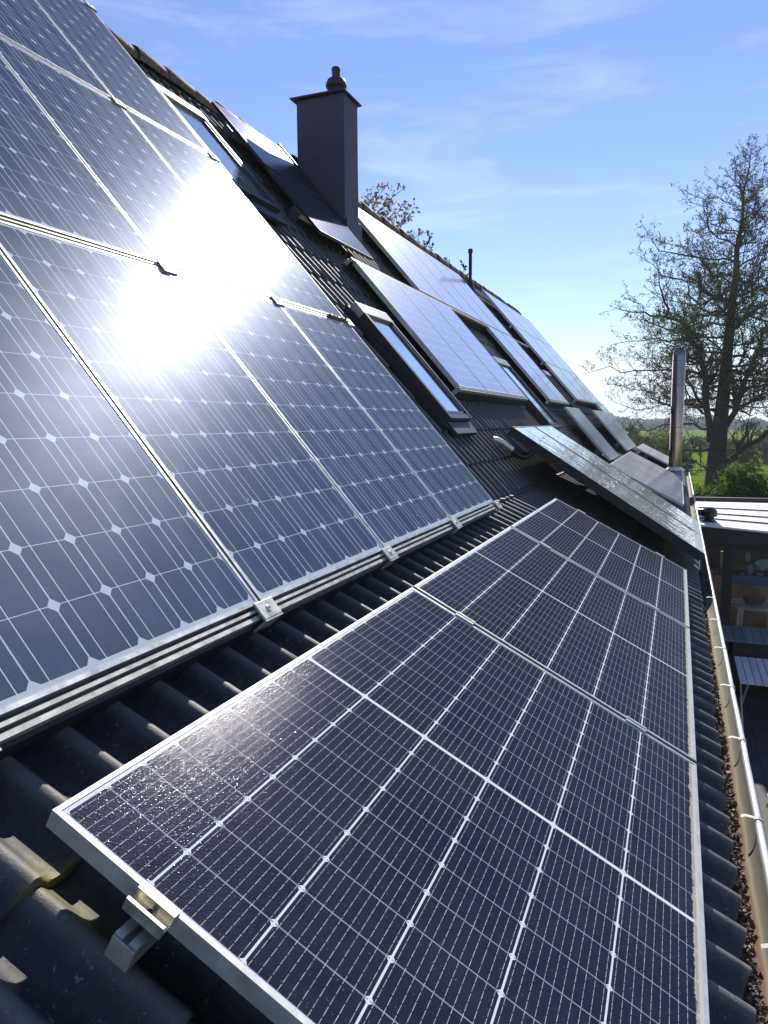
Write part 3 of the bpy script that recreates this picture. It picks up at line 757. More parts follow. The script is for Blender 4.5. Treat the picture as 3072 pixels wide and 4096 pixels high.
def plate_clamp():
    t = empty('panel_clamp'); mb = MB(); mb.box((-0.048, -0.028, 0.0015), (0.048, 0.030, 0.010), 0, 0.002); mb.box((-0.048, -0.0345, -0.05), (0.048, -0.029, 0.009)); mb.build('plate', M['alu_worn'], t)
    b = MB(); b.lathe([(0.0115, 0.0), (0.0115, 0.0012), (0.0095, 0.0022)], (0, 0, 0.0095), 18); b.lathe([(0.0085, 0.0), (0.0085, 0.0015)], (0, 0, 0.0117), 16); b.build('bolt', M['zinc'], t)
    hx_ = MB(); hx_.lathe([(0.004, 0.0), (0.004, 0.0008)], (0, 0, 0.0133), 6); hx_.build('bolt_socket', M['black'], t)
    return t
pc = plate_clamp(); first = True
for (i, row, lb) in ((-1+0, 0, None), (0, 0, 'square clamp plate with bolt, nearest whole one under the near array'), (1, 0, 'square clamp plate, second along the bottom rail of the near array'),
                     (2, 0, 'square clamp plate, third along the bottom rail of the near array'), (3, 0, 'end clamp plate at lower right corner of the near array'),
                     (1, 1, 'clamp plate beside the sun glare on the lower of two upper rails'), (2, 1, 'clamp plate right of the sun glare on the middle rail'),
                     (3, 1, 'end clamp plate above mossy right end of the middle rail'), (2, 2, 'clamp plate on the highest rail of the near array'),
                     (3, 2, 'end clamp plate on the highest rail beside the ridge roof window'), (3, 3, 'end clamp plate at the top right corner of the near array')):
    if lb is None: lb = 'square clamp plate cut by the left photo edge under the near array'
    o = pc if first else copy_tree(pc); first = False
    o.matrix_world = upM(ycol(i), L_A*row-0.008 if row < 3 else L_A*3-0.01, 0.0); tag(o, lb, 'clamp', 'clamp plates of the near array')
# moss on the right end of the middle rail
ms = MB(); r = random.Random(4)
for i in range(150):
    yv = ycol(3)-0.03-0.30*r.random(); c = up(yv, L_A-0.004+r.uniform(-.012, .010), r.uniform(-0.004, 0.010)); s = r.uniform(.003, .008)
    ms.obox(c, (s, 0, r.uniform(-s, s)), (0, s, 0), (r.uniform(-s, s)*.4, 0, s*.8))
tag(ms.build('moss_tuft', M['moss']), 'brown moss growing on the right end of the middle rail', 'moss')

# plain rails under the other arrays, with capped ends that stick out towards the viewer
def end_rail(m4, L, stick, lab, group, bright=False):
    t = empty('mounting_rail', m4); mb = MB()
    mb.box((-stick, -0.021, -0.044), (L, -0.006, 0.0)); mb.box((-stick, 0.006, -0.044), (L, 0.021, 0.0)); mb.box((-stick, -0.006, -0.044), (L, 0.006, -0.016))
    mb.build('profile', M['alu'], t)
    cpb = MB()
    if bright: cpb.box((-stick-0.0035, -0.0215, -0.0445), (-stick-0.0005, 0.0215, -0.004), 0, 0.0008)
    else: cpb.box((-stick-0.03, -0.05, -0.10), (-stick, 0.05, 0.012), 0, 0.006)
    cpb.build('end_cap', M['alu_worn'] if bright else M['grey_plastic'], t)
    if not bright:
        cb = MB(); pts = [(-stick-0.02, -0.03-0.02*k + 0.012*sin(k*1.3), -0.07-0.012*k + 0.01*cos(k*1.7)) for k in range(9)]
        cb.tube(pts, 0.008, 8); cb.build('cable', M['grey_plastic'], t)
    return tag(t, lab, 'rail', group)
GRR = 'plain mounting rails under the landscape panels'
end_rail(lowM(0, 0.229, -0.0365), 5.25, 0.055, 'bright aluminium rail end poking out under the nearest gridded panel', GRR, True)
end_rail(lowM(0, 0.912, -0.037), 5.25, 0.03, 'aluminium rail below the nearest gridded panel, the one close to the gutter', GRR, True)
for (m4, L, lb) in ((upM(11.55, 0.77, 0.013), 1.75, 'upper rail end with grey cap and cable beside the lone tilted panel'),
                    (upM(11.55, 0.10, 0.013), 1.75, 'lower rail end with grey cap and cable beside the lone tilted panel'),
                    (upM(15.60, 0.77, 0.023), 3.50, 'upper rail end with grey cap beside the tilted pair of panels'),
                    (upM(15.60, 0.10, 0.023), 3.50, 'lower rail end with grey cap beside the tilted pair of panels'),
                    (lowM(17.6, 0.27, -0.027), 3.50, 'rail end with grey cap beside the panels behind the flue'),
                    (lowM(9.90, 0.90, -0.017), 5.25, 'rail end with dark cap below the brownish panels beside the collectors'),
                    (upM(5.37, 4.30, -0.035), 1.28, 'upper rail end with grey cap left of the chimney panels'),
                    (upM(5.37, 3.25, -0.035), 1.28, 'lower rail end with grey cap left of the chimney panels')):
    end_rail(m4, L, 0.06, lb, GRR)
for (m4, L, lb) in ((upM(5.70, 1.135), 3.25, 'grooved rail along the bottom of the three-panel array'), (upM(5.70, 2.755), 8.80, 'long grooved rail along the top of the three-panel array'),
                    (upM(10.93, 1.18), 2.2, 'grooved rail under the two long hanging panels'), (upM(14.84, 1.33, 0.02), 5.4, 'grooved rail along the bottom of the far end array'),
                    (upM(14.84, 2.36, 0.02), 5.4, 'grooved rail between lower rows of the far end array'), (upM(14.84, 3.39, 0.02), 5.4, 'grooved rail between upper rows of the far end array')):
    slot_rail(m4, L, lb, 'grooved mounting rails of the other arrays', True)

# small clamps between the gridded panels
def mid_clamp():
    t = empty('panel_clamp'); mb = MB()
    mb.box((-0.018, -0.037, 0.0006), (-0.006, 0.037, 0.005)); mb.box((0.006, -0.037, 0.0006), (0.018, 0.037, 0.005)); mb.box((-0.006, -0.037, -0.030), (0.006, 0.037, -0.012)); mb.build('plate', M['alu_warm'], t)
    b = MB(); b.lathe([(0.005, 0), (0.005, 0.006)], (0, 0, -0.012), 12); b.build('bolt', M['steel_dark'], t); return t
mc = mid_clamp(); first = True
for (i, s, lb) in ((1, 0.229, 'small bright clamp between nearest and middle gridded panels, upper one'), (1, 0.912, 'small bright clamp between nearest and middle gridded panels, near the gutter'),
                   (2, 0.229, 'small bright clamp between middle and farthest gridded panels, upper one'), (2, 0.912, 'small bright clamp between middle and farthest gridded panels, near the gutter'),
                   (3, 0.229, 'small clamp on far edge of the farthest gridded panel, upper one'), (3, 0.912, 'small clamp on far edge of the farthest gridded panel, near gutter')):
    o = mc if first else copy_tree(mc); first = False
    o.matrix_world = lowM(i*1.746-0.012, s); tag(o, lb, 'clamp', 'clamps of the gridded panels')
ec = empty('panel_clamp', lowM(0, 0.229)); e1 = MB(); e1.box((-0.006, -0.037, 0.0006), (0.008, 0.037, 0.004)); e1.box((-0.008, -0.037, -0.014), (-0.004, 0.037, 0.0036)); e1.box((-0.026, -0.037, -0.018), (-0.008, 0.037, -0.014)); e1.box((-0.032, -0.037, -0.022), (-0.026, 0.037, 0.0)); e1.build('plate', M['alu_warm'], ec)
b = MB(); b.lathe([(0.005, 0), (0.005, 0.006)], (-0.017, 0, -0.014), 12); b.build('bolt', M['steel_dark'], ec)
tag(ec, 'cream end clamp on the left edge of the nearest gridded panel', 'clamp', 'clamps of the gridded panels')

# ------------------------------------------------------------------ two flat glass collectors bridging the kink
def collector(y0, label):
    a = Vector((1.150, y0, Z0-0.508)); b_ = Vector((-0.512, y0, Z0+0.573)); Y = (b_-a); L = Y.length; Y.normalize(); X = Vector((0,1,0)); Zn = X.cross(Y)
    m4 = Matrix.Identity(4)
    for i in range(3): m4[i][0] = X[i]; m4[i][1] = Y[i]; m4[i][2] = Zn[i]; m4[i][3] = a[i]
    t = empty('solar_collector', m4); W = 1.105
    cs = MB(); cs.box((0, 0, -0.078), (W, L, -0.004), 0, 0.004); cs.build('casing', M['steel_dark'], t)
    fr = MB(); fr.box((0, 0, -0.0035), (0.014, L, 0.004)); fr.box((W-0.014, 0, -0.0035), (W, L, 0.004)); fr.box((0.014, L-0.014, -0.0035), (W-0.014, L, 0.0036)); fr.build('trim', M['steel_dark'], t)
    fb = MB(); fb.box((0.014, 0, -0.0035), (W-0.014, 0.085, 0.0034)); fb.build('bottom_cover', M['alu_warm'], t)
    gl = MB(); n = 40; nx = 22; vs = []; rr = random.Random(int(y0*10))
    for j in range(n+1):
        for i in range(nx+1):
            x = 0.014+(W-0.028)*i/nx; y = 0.085+(L-0.099)*j/n
            vs.append((x, y, 0.0005+0.0010*noise.noise(Vector((x*3.2+y0, y*3.2, 0)))))
    gl.add(vs, [(j*(nx+1)+i, j*(nx+1)+i+1, (j+1)*(nx+1)+i+1, (j+1)*(nx+1)+i) for j in range(n) for i in range(nx)], 0, True); gl.build('glass', M['collector'], t)
    return tag(t, label, 'solar collector', 'flat glass collectors')
collector(5.90, 'nearer rippled glass solar collector bridging the roof kink')
collector(7.02, 'farther rippled glass solar collector bridging the roof kink')
# hose and brackets under them
hs = MB(); t = empty('pipe', loc=(-0.45, 5.8, Z0+0.35)); pv = Matrix.Translation((0.45, -5.8, -Z0-0.35))
hs.tube([(-0.478, 5.80, Z0+0.365), (-0.44, 5.83, Z0+0.325), (-0.405, 5.855, Z0+0.298), (-0.365, 5.88, Z0+0.300), (-0.33, 5.905, Z0+0.33), (-0.315, 5.95, Z0+0.378)], 0.026, 12)
h1 = hs.build('insulation', M['black'], t); h1.matrix_parent_inverse = pv
h2 = MB(); h2.tube([(-0.632, 5.69, Z0+0.468), (-0.616, 5.70, Z0+0.464), (-0.561, 5.75, Z0+0.432), (-0.480, 5.80, Z0+0.367)], [0.020, 0.027, 0.028, 0.028], 12); h2 = h2.build('sleeve', M['alu_warm'], t); h2.matrix_parent_inverse = pv
tag(t, 'bent collector pipe with a pale sleeve lying on the tiles', 'pipe')
br = empty('bracket', loc=(1.1, 5.93, Z0-0.6)); bm_ = MB(); q0 = low(6.0, 1.13, -0.06); bm_.bar((1.115, 5.93, Z0-0.64), (1.115, 5.93, Z0-0.535), 0.05, 0.010); bm_.bar((1.075, 5.93, Z0-0.56), (1.115, 5.93, Z0-0.60), 0.05, 0.008); bm_.bar((1.075, 5.93, Z0-0.61), (1.12, 5.93, Z0-0.645), 0.05, 0.008); bm_ = bm_.build('foot', M['zinc'], br); bm_.matrix_parent_inverse = Matrix.Translation((-1.1, -5.93, -Z0+0.6))
tag(br, 'shiny metal foot under the lower corner of the nearer collector', 'bracket')

# ------------------------------------------------------------------ steel flue and ridge vent
fl = empty('stove_flue', loc=(0.862, 15.75, Z0-0.55)); 
f1 = MB(); f1.lathe([(0.128, 0.20), (0.128, 2.50), (0.126, 2.51), (0.115, 2.60), (0.085, 2.66)], (0,0,0), 40); f1.build('pipe', M['steel'], fl)
f2 = MB()
for zc in (0.92, 1.04, 1.05+0.85, 1.05+0.98, 2.40): f2.lathe([(0.1285, -0.004), (0.134, -0.003), (0.134, 0.009), (0.1285, 0.010)], (0,0,zc), 40)
f2.build('pipe_band', M['steel'], fl)
f3 = MB(); f3.lathe([(0.19, 0.16), (0.185, 0.175), (0.14, 0.21), (0.129, 0.225)], (0,0,0), 40); f3.build('storm_collar', M['zinc'], fl)
f4 = MB(); f4.lathe([(0.22, -0.18), (0.15, 0.16), (0.132, 0.20)], (0,0,0), 36); f4.build('flashing_cone', M['steel'], fl)
tag(fl, 'tall polished steel stove flue at the far lower roof', 'flue')
vp = up(14.0, 4.22, OT); vt = empty('roof_vent', loc=vp)
v1 = MB(); v1.lathe([(0.034, 0.16), (0.033, 0.83), (0.046, 0.835), (0.048, 0.865), (0.044, 0.905), (0.03, 0.915)], (0,0,0), 18); v1.build('pipe', M['steel_dark'], vt)
v2 = MB(); v2.lathe([(0.19, -0.16), (0.14, 0.04), (0.075, 0.16), (0.045, 0.30), (0.036, 0.31)], (0,0,0), 20); v2.build('cowl', M['steel_dark'], vt)
tag(vt, 'slim dark vent pipe rising beside the ridge', 'vent pipe')

# ------------------------------------------------------------------ garden room (flat white roof) beyond the gutter
cons = tag(empty('garden_room', loc=(3.2, 13.7, 0)), 'dark timber garden room with cream metal roof and big windows', 'garden room')
ci = Matrix.Translation((-3.2, -13.7, 0))
def cbuild(mb, name, mats, parent=None):
    o = mb.build(name, mats, parent or cons)
    if parent is None: o.matrix_parent_inverse = ci
    return o
CX0, CX1, CYN, CYF = 1.28, 5.6, 11.9, 15.45
def rz(x, y):                                    # the roof sheet falls slightly to the right at its near edge
    t = (y-CYN)/(CYF-CYN); return Z0 - 1.020*(1-t) - 1.000*t - (0.068*(1-t) - 0.01*t)*(x-1.3)
rs = MB(); NXr, NYr = 8, 8; vs = []
for j in range(NYr+1):
    for i in range(NXr+1):
        x = CX0+(CX1-CX0)*i/NXr; y = CYN-0.03+(CYF-CYN+0.03)*j/NYr; vs.append((x, y, rz(x, y)))
W_ = NXr+1; top = len(vs); vs += [(a, b_, c-0.03) for a, b_, c in vs]
fs = [(j*W_+i, j*W_+i+1, (j+1)*W_+i+1, (j+1)*W_+i) for j in range(NYr) for i in range(NXr)]
fs += [(i+1, i, top+i, top+i+1) for i in range(NXr)] + [(NYr*W_+i, NYr*W_+i+1, top+NYr*W_+i+1, top+NYr*W_+i) for i in range(NXr)]
fs += [(j*W_, (j+1)*W_, top+(j+1)*W_, top+j*W_) for j in range(NYr)] + [((j+1)*W_+NXr, j*W_+NXr, top+j*W_+NXr, top+(j+1)*W_+NXr) for j in range(NYr)]
fs += [(top+(j+1)*W_+i, top+(j+1)*W_+i+1, top+j*W_+i+1, top+j*W_+i) for j in range(NYr) for i in range(NXr)]
rs.add(vs, fs); roof_c = cbuild(rs, 'roof', M['white_metal'])
for yy in (12.62, 13.34, 14.18):
    sm = MB(); sm.bar((CX0+0.02, yy, rz(CX0+0.02, yy)+0.016), (CX1-0.02, yy, rz(CX1-0.02, yy)+0.016), 0.022, 0.022); sm.build('roof_seam', M['seam'], roof_c)
ff = MB(); ff.bar((CX0, CYF+0.03, rz(CX0, CYF)+0.025), (CX1, CYF+0.03, rz(CX1, CYF)+0.025), 0.06, 0.11); ff.build('roof_edge', M['fascia'], roof_c)
sc = MB()
for k in range(9): sc.lathe([(0.012, 0), (0.012, 0.012), (0.006, 0.016)], (1.45+0.42*k, CYF-0.05, rz(1.45+0.42*k, CYF-0.05)), 10)
sc.build('roof_screw', M['zinc'], roof_c)
fa = MB(); fa.box((CX0+0.02, CYN, Z0-1.40), (CX1-0.02, CYN+0.10, Z0-1.33)); fa.box((CX0+0.02, CYN-0.02, Z0-1.33), (CX1-0.02, CYN+0.08, Z0-1.36+0.02)); 
fa.box((CX0+0.02, CYN+0.005, Z0-1.33), (CX1-0.02, CYN+0.09, Z0-1.335+0.0)) if False else None
nseg = 12
for i in range(nseg):
    x0 = CX0+0.02+(CX1-CX0-0.04)*i/nseg; x1 = CX0+0.02+(CX1-CX0-0.04)*(i+1)/nseg
    fa.add([(x0, CYN, Z0-1.33), (x1, CYN, Z0-1.33), (x1, CYN, rz(x1, CYN)-0.032), (x0, CYN, rz(x0, CYN)-0.032), (x0, CYN+0.08, Z0-1.33), (x1, CYN+0.08, Z0-1.33), (x1, CYN+0.08, rz(x1, CYN)-0.032), (x0, CYN+0.08, rz(x0, CYN)-0.032)],
           [(0,1,2,3), (5,4,7,6)])
cbuild(fa, 'fascia', M['timber_dark'])
lnz = MB(); lnz.box((CX0+0.02, CYN-0.012, Z0-1.24), (CX1-0.02, CYN-0.002, Z0-1.225)); cbuild(lnz, 'fascia_batten', M['timber_dark'])
for (x0, x1, nm) in ((1.30, 1.40, 'post'), (1.645, 1.785, 'post'), (3.05, 3.18, 'post'), (4.45, 4.58, 'post'), (CX1-0.12, CX1-0.02, 'post')):
    p = MB(); p.box((x0, CYN+0.005, 0.0), (x1, CYN+0.11, Z0-1.40), 0, 0.004); cbuild(p, nm, M['timber_dark'])
for (x0, x1) in ((1.40, 1.645), (1.785, 3.05), (3.18, 4.45), (4.58, CX1-0.12)):
    w = MB(); w.box((x0, CYN+0.02, 0.80), (x1, CYN+0.09, 0.88)); 
    fw = cbuild(w, 'window', M['timber_dark']); g = MB(); g.box((x0, CYN+0.045, 0.88), (x1, CYN+0.051, Z0-1.40)); g.build('pane', M['pane'], fw)
    b_ = MB(); b_.box((x0, CYN+0.03, 0.0), (x1, CYN+0.08, 0.80)); b_.build('sill_wall', M['timber_dark'], fw)
sw = MB(); sw.box((CX0+0.02, CYF-0.10, 0), (CX1-0.02, CYF-0.02, 1.55)); sw.box((CX0+0.02, CYF-0.10, 2.32), (CX1-0.02, CYF-0.02, Z0-1.16)); sw.box((2.9, CYF-0.10, 1.55), (3.05, CYF-0.02, 2.32)); sw.box((CX1-0.10, CYN+0.11, 0), (CX1-0.02, CYF-0.1, Z0-1.30)); sw.box((CX0+0.02, CYN+0.11, 0), (CX0+0.06, CYF-0.1, Z0-1.10)); cbuild(sw, 'rear_wall', M['room_wall'])
fo = MB(); fo.box((CX0+0.06, CYN+0.11, 0.0), (CX1-0.1, CYF-0.1, 0.02)); cbuild(fo, 'room_floor', M['room_floor'])
cu = MB()
for k in range(18): cu.box((1.33+0.018*k, 12.9+0.012*sin(k*1.7), 1.62), (1.33+0.018*k+0.017, 12.93+0.012*sin(k*1.7), Z0-1.35))
cbuild(cu, 'curtain', M['room_red'])
ol = MB(); ol.box((1.72, 12.62, 1.72), (3.0, 12.65, Z0-1.36)); cbuild(ol, 'shelf_back', M['olive'])
sb = MB(); sb.box((1.33, 12.06, 1.69), (3.0, 12.60, 1.715)); sb.box((1.72, 12.04, 1.56), (3.0, 12.06, 1.70)); cbuild(sb, 'shelf', M['blue_board'])
# things on the shelf and in the room
def thing_mesh(mb, name, mat, label, cat, group=None): return tag(mb.build(name, mat), label, cat, group)
GS = 'ornaments on the garden room shelf'
def stone(c, r3, mat, label, name='pebble', cat='stone', seed=0):
    mb = MB(); n, m_ = 12, 8; vs = []
    for j in range(m_+1):
        th = pi*j/m_
        for k in range(n):
            a = 2*pi*k/n; d = Vector((sin(th)*cos(a), sin(th)*sin(a), cos(th))); q = 1+0.18*noise.noise(d*1.5+Vector((seed, 0, 0)))
            vs.append((c[0]+d.x*r3[0]*q, c[1]+d.y*r3[1]*q, c[2]+r3[2]+d.z*r3[2]*q))
    mb.add(vs, [(j*n+k, j*n+(k+1) % n, (j+1)*n+(k+1) % n, (j+1)*n+k) for j in range(m_) for k in range(n)], 0, True)
    return thing_mesh(mb, name, mat, label, cat, GS)
stone((2.05, 12.12, 1.712), (0.055, 0.04, 0.085), M['stone_pink'], 'upright lilac stone standing on the garden room shelf', seed=1)
stone((1.95, 12.12, 1.712), (0.045, 0.03, 0.020), M['stone_tan'], 'flat tan stone left of the upright lilac stone', seed=2)
stone((2.20, 12.12, 1.712), (0.06, 0.03, 0.025), M['stone_tan'], 'flat tan stone right of the upright lilac stone', seed=3)
stone((1.57, 12.12, 1.712), (0.030, 0.03, 0.027), M['shell'], 'pale round stone on shelf behind the narrow left pane', seed=4)
stone((1.49, 12.12, 1.712), (0.035, 0.03, 0.024), M['stone_pink'], 'second pale stone at the left end of the shelf', seed=5)
stone((1.80, 12.15, 1.97), (0.045, 0.045, 0.06), M['blue_ball'], 'blue glass ball hanging behind the dark post', 'ball', 'ball', 6)
fs_ = MB(); vs = [(2.23, 12.10, 1.80)]
for k in range(15):
    a = radians(35+105*k/14); rr = 0.20 + (0.008 if k % 2 else 0); vs.append((2.25+rr*cos(a)*0.9, 12.10+(0.010 if k % 2 else 0.0), 1.79+rr*sin(a)*0.95))
nv = len(vs); vs += [(a, b_+0.02, c) for a, b_, c in vs]
fs_.add(vs, [(0, i, i+1) for i in range(1, nv-1)] + [(nv, nv+i+1, nv+i) for i in range(1, nv-1)] + [(i, nv+i, nv+i+1, i+1) for i in range(1, nv-1)])
thing_mesh(fs_, 'fan_shell', M['shell'], 'white ribbed fan shell hanging in the garden room window', 'shell', GS)
gd = MB(); gd.tube([(2.42, 12.14, 2.0), (2.42, 12.17, 2.0)], 0.115, 24, smooth=False); thing_mesh(gd, 'disc', M['green_disc'], 'dark green round disc beside the white fan shell', 'disc', GS)
mk = MB(); vs = []; n = 16
for ring, (rr, dz) in enumerate(((0.0, -0.03), (0.55, -0.024), (1.0, 0.0))):
    for k in range(n):
        a = 2*pi*k/n; vs.append((2.02+0.045*rr*cos(a), 12.2+dz, 2.0+(0.070 if sin(a) > 0 else 0.085)*rr*sin(a)))
mk.add(vs, [(j*n+k, j*n+(k+1) % n, (j+1)*n+(k+1) % n, (j+1)*n+k) for j in range(2) for k in range(n)], 0, True)
mk.box((2.0, 12.165, 2.005), (2.012, 12.172, 2.012), 1); mk.box((2.03, 12.165, 2.005), (2.042, 12.172, 2.012), 1); mk.box((2.012, 12.165, 1.965), (2.03, 12.172, 1.971), 1)
tag(mk.build('mask', [M['shell'], M['black']]), 'small pale carved mask hung left of the fan shell', 'mask', GS)
rt = empty('round_table', loc=(2.25, 13.0, 0.0)); a_ = MB(); a_.lathe([(0.40, 1.02), (0.415, 1.03), (0.415, 1.06), (0.40, 1.07)], (0,0,0), 40); a_.build('tabletop', M['white'], rt)
for k in range(4):
    a = pi/4+k*pi/2; lg = MB(); lg.tube([(0.33*cos(a), 0.33*sin(a), 1.02), (0.36*cos(a), 0.36*sin(a), 0.02)], 0.028, 10); lg.build('leg', M['white'], rt)
tag(rt, 'white round table inside the garden room window', 'table')
bs = MB(); bs.lathe([(0.13, 0), (0.17, 0.05), (0.18, 0.09), (0.165, 0.10)], (2.22, 13.0, 1.07), 28); tag(bs.build('basket', M['leather']), 'low brown basket standing on the round white table', 'basket')
# bench of weathered planks in front of the window wall
bn = tag(empty('plank_bench', loc=(3.4, 11.45, 0.0)), 'low bench of grey-blue planks along the garden room wall', 'bench')
xk = 1.67; k = 0
while xk < 5.4:
    w = 0.135; p = MB(); p.box((xk-3.4, 10.98-11.45, 0.905), (xk-3.4+w-0.008, 11.88-11.45, 0.93), 0, 0.003); o = p.build('plank', M['deck'], bn); xk += w
for xx in (1.75, 3.5, 5.2):
    for yy in (11.05, 11.80):
        p = MB(); p.box((xx-3.43, yy-11.48, 0.0), (xx-3.37, yy-11.42, 0.905)); p.build('leg', M['timber_dark'], bn)
p = MB(); p.box((1.70-3.4, 11.02-11.45, 0.70), (5.35-3.4, 11.04-11.45, 0.90)); p.build('apron', M['timber_dark'], bn)
# black mushroom vent on the garden room roof
mv = empty('roof_cowl', loc=(1.43, 12.35, rz(1.43, 12.35))); a_ = MB(); a_.lathe([(0.125, 0.0), (0.075, 0.03), (0.07, 0.12)], (0,0,0), 20); a_.build('stub', M['black'], mv)
a_ = MB(); a_.lathe([(0.115, 0.085), (0.12, 0.09), (0.12, 0.17), (0.09, 0.205), (0.035, 0.235)], (0,0,0), 8, 0, False); a_.build('hood', M['black'], mv)
a_ = MB(); a_.tube([(-0.14, 0, 0.10), (-0.14, 0, 0.19)], 0.035, 10); a_.build('side_knob', M['black'], mv)
tag(mv, 'black mushroom vent cowl on the cream roof beside the gutter', 'vent cowl')

# ------------------------------------------------------------------ terrace furniture
ft = empty('folding_table', loc=(2.15, 10.26, 0.0)); tz = 0.73
for k in range(8):
    p = MB(); p.box((-0.36+0.094*k, -0.60, tz-0.02), (-0.36+0.094*k+0.084, 0.60, tz), 0, 0.003); p.build('slat', M['slat'], ft)
p = MB(); p.box((-0.34, -0.5, tz-0.045), (0.37, -0.46, tz-0.02)); p.box((-0.34, 0.46, tz-0.045), (0.37, 0.50, tz-0.02)); p.build('batten', M['slat'], ft)
for xx in (-0.27, 0.30):
    for sgn in (1, -1):
        p = MB(); p.bar((xx+0.02*sgn, -0.48*sgn, tz-0.045), (xx+0.02*sgn, 0.50*sgn, 0.0), 0.022, 0.045); p.build('leg', M['white'], ft)
tag(ft, 'white slatted folding table on the shaded terrace', 'table')
def bucket(c, r0, h, label, mat):
    t = empty('bucket', loc=c); a_ = MB(); n = 22
    prof = [(r0*0.72, -h), (r0, 0.0), (r0+0.006, 0.004), (r0-0.004, 0.002), (r0*0.70, -h+0.01)]
    vs = []
    for (rr, zz_) in prof:
        for k in range(n): a = 2*pi*k/n; vs.append((rr*cos(a), rr*sin(a), zz_))
    a_.add(vs, [(j*n+k, j*n+(k+1) % n, (j+1)*n+(k+1) % n, (j+1)*n+k) for j in range(len(prof)-1) for k in range(n)], 0, True)
    a_.add([(r0*0.72*cos(2*pi*k/n), r0*0.72*sin(2*pi*k/n), -h) for k in range(n)], [tuple(range(n))]); a_.add([(r0*0.95*cos(2*pi*k/n), r0*0.95*sin(2*pi*k/n), -0.02) for k in range(n)], [tuple(range(n))], 0)
    a_.build('pail', mat, t)
    hd = MB(); hd.tube([(r0*cos(a), 0, r0*1.1*sin(a)) for a in [pi*k/10 for k in range(11)]], 0.004, 6); hd.build('handle', M['wire'], t)
    return tag(t, label, 'bucket', 'small buckets on the wire stand')
bucket((2.02, 7.35, 1.60), 0.105, 0.17, 'dusty red bucket hanging higher on the wire stand', M['pink'])
bucket((1.97, 7.05, 1.06), 0.085, 0.14, 'dusty red bucket hanging lower on the wire stand', M['pink'])
ps = empty('plant_stand', loc=(2.10, 7.25, 0.0)); a_ = MB()
a_.tube([(0.10, 0.05, 0.0), (0.10, 0.05, 1.75)], 0.010, 8); a_.build('post', M['wire'], ps)
a_ = MB(); a_.tube([(0.10-0.20*sin(a), 0.05+0.04*sin(a), 1.30+0.45*(1-cos(a))/2+0.1*sin(a)) for a in [pi*k/12 for k in range(13)]], 0.007, 7); a_.tube([(0.10-0.16*sin(a), 0.0-0.12*sin(a), 0.85+0.40*(1-cos(a))/2) for a in [pi*k/12 for k in range(13)]], 0.007, 7); a_.build('arm', M['wire'], ps)
a_ = MB(); a_.lathe([(0.09, 1.75), (0.11, 1.79), (0.10, 1.80)], (0.08, 0.05, 0), 18); a_.build('dish', M['rust'], ps)
tag(ps, 'curly dark wire plant stand with a rust-red dish on top', 'plant stand')
wsb = MB(); wsb.box((1.98, 7.0, 0.004), (2.75, 8.0, 0.03)); tag(wsb.build('board', M['white']), 'white board lying in a sun patch on the terrace', 'board')

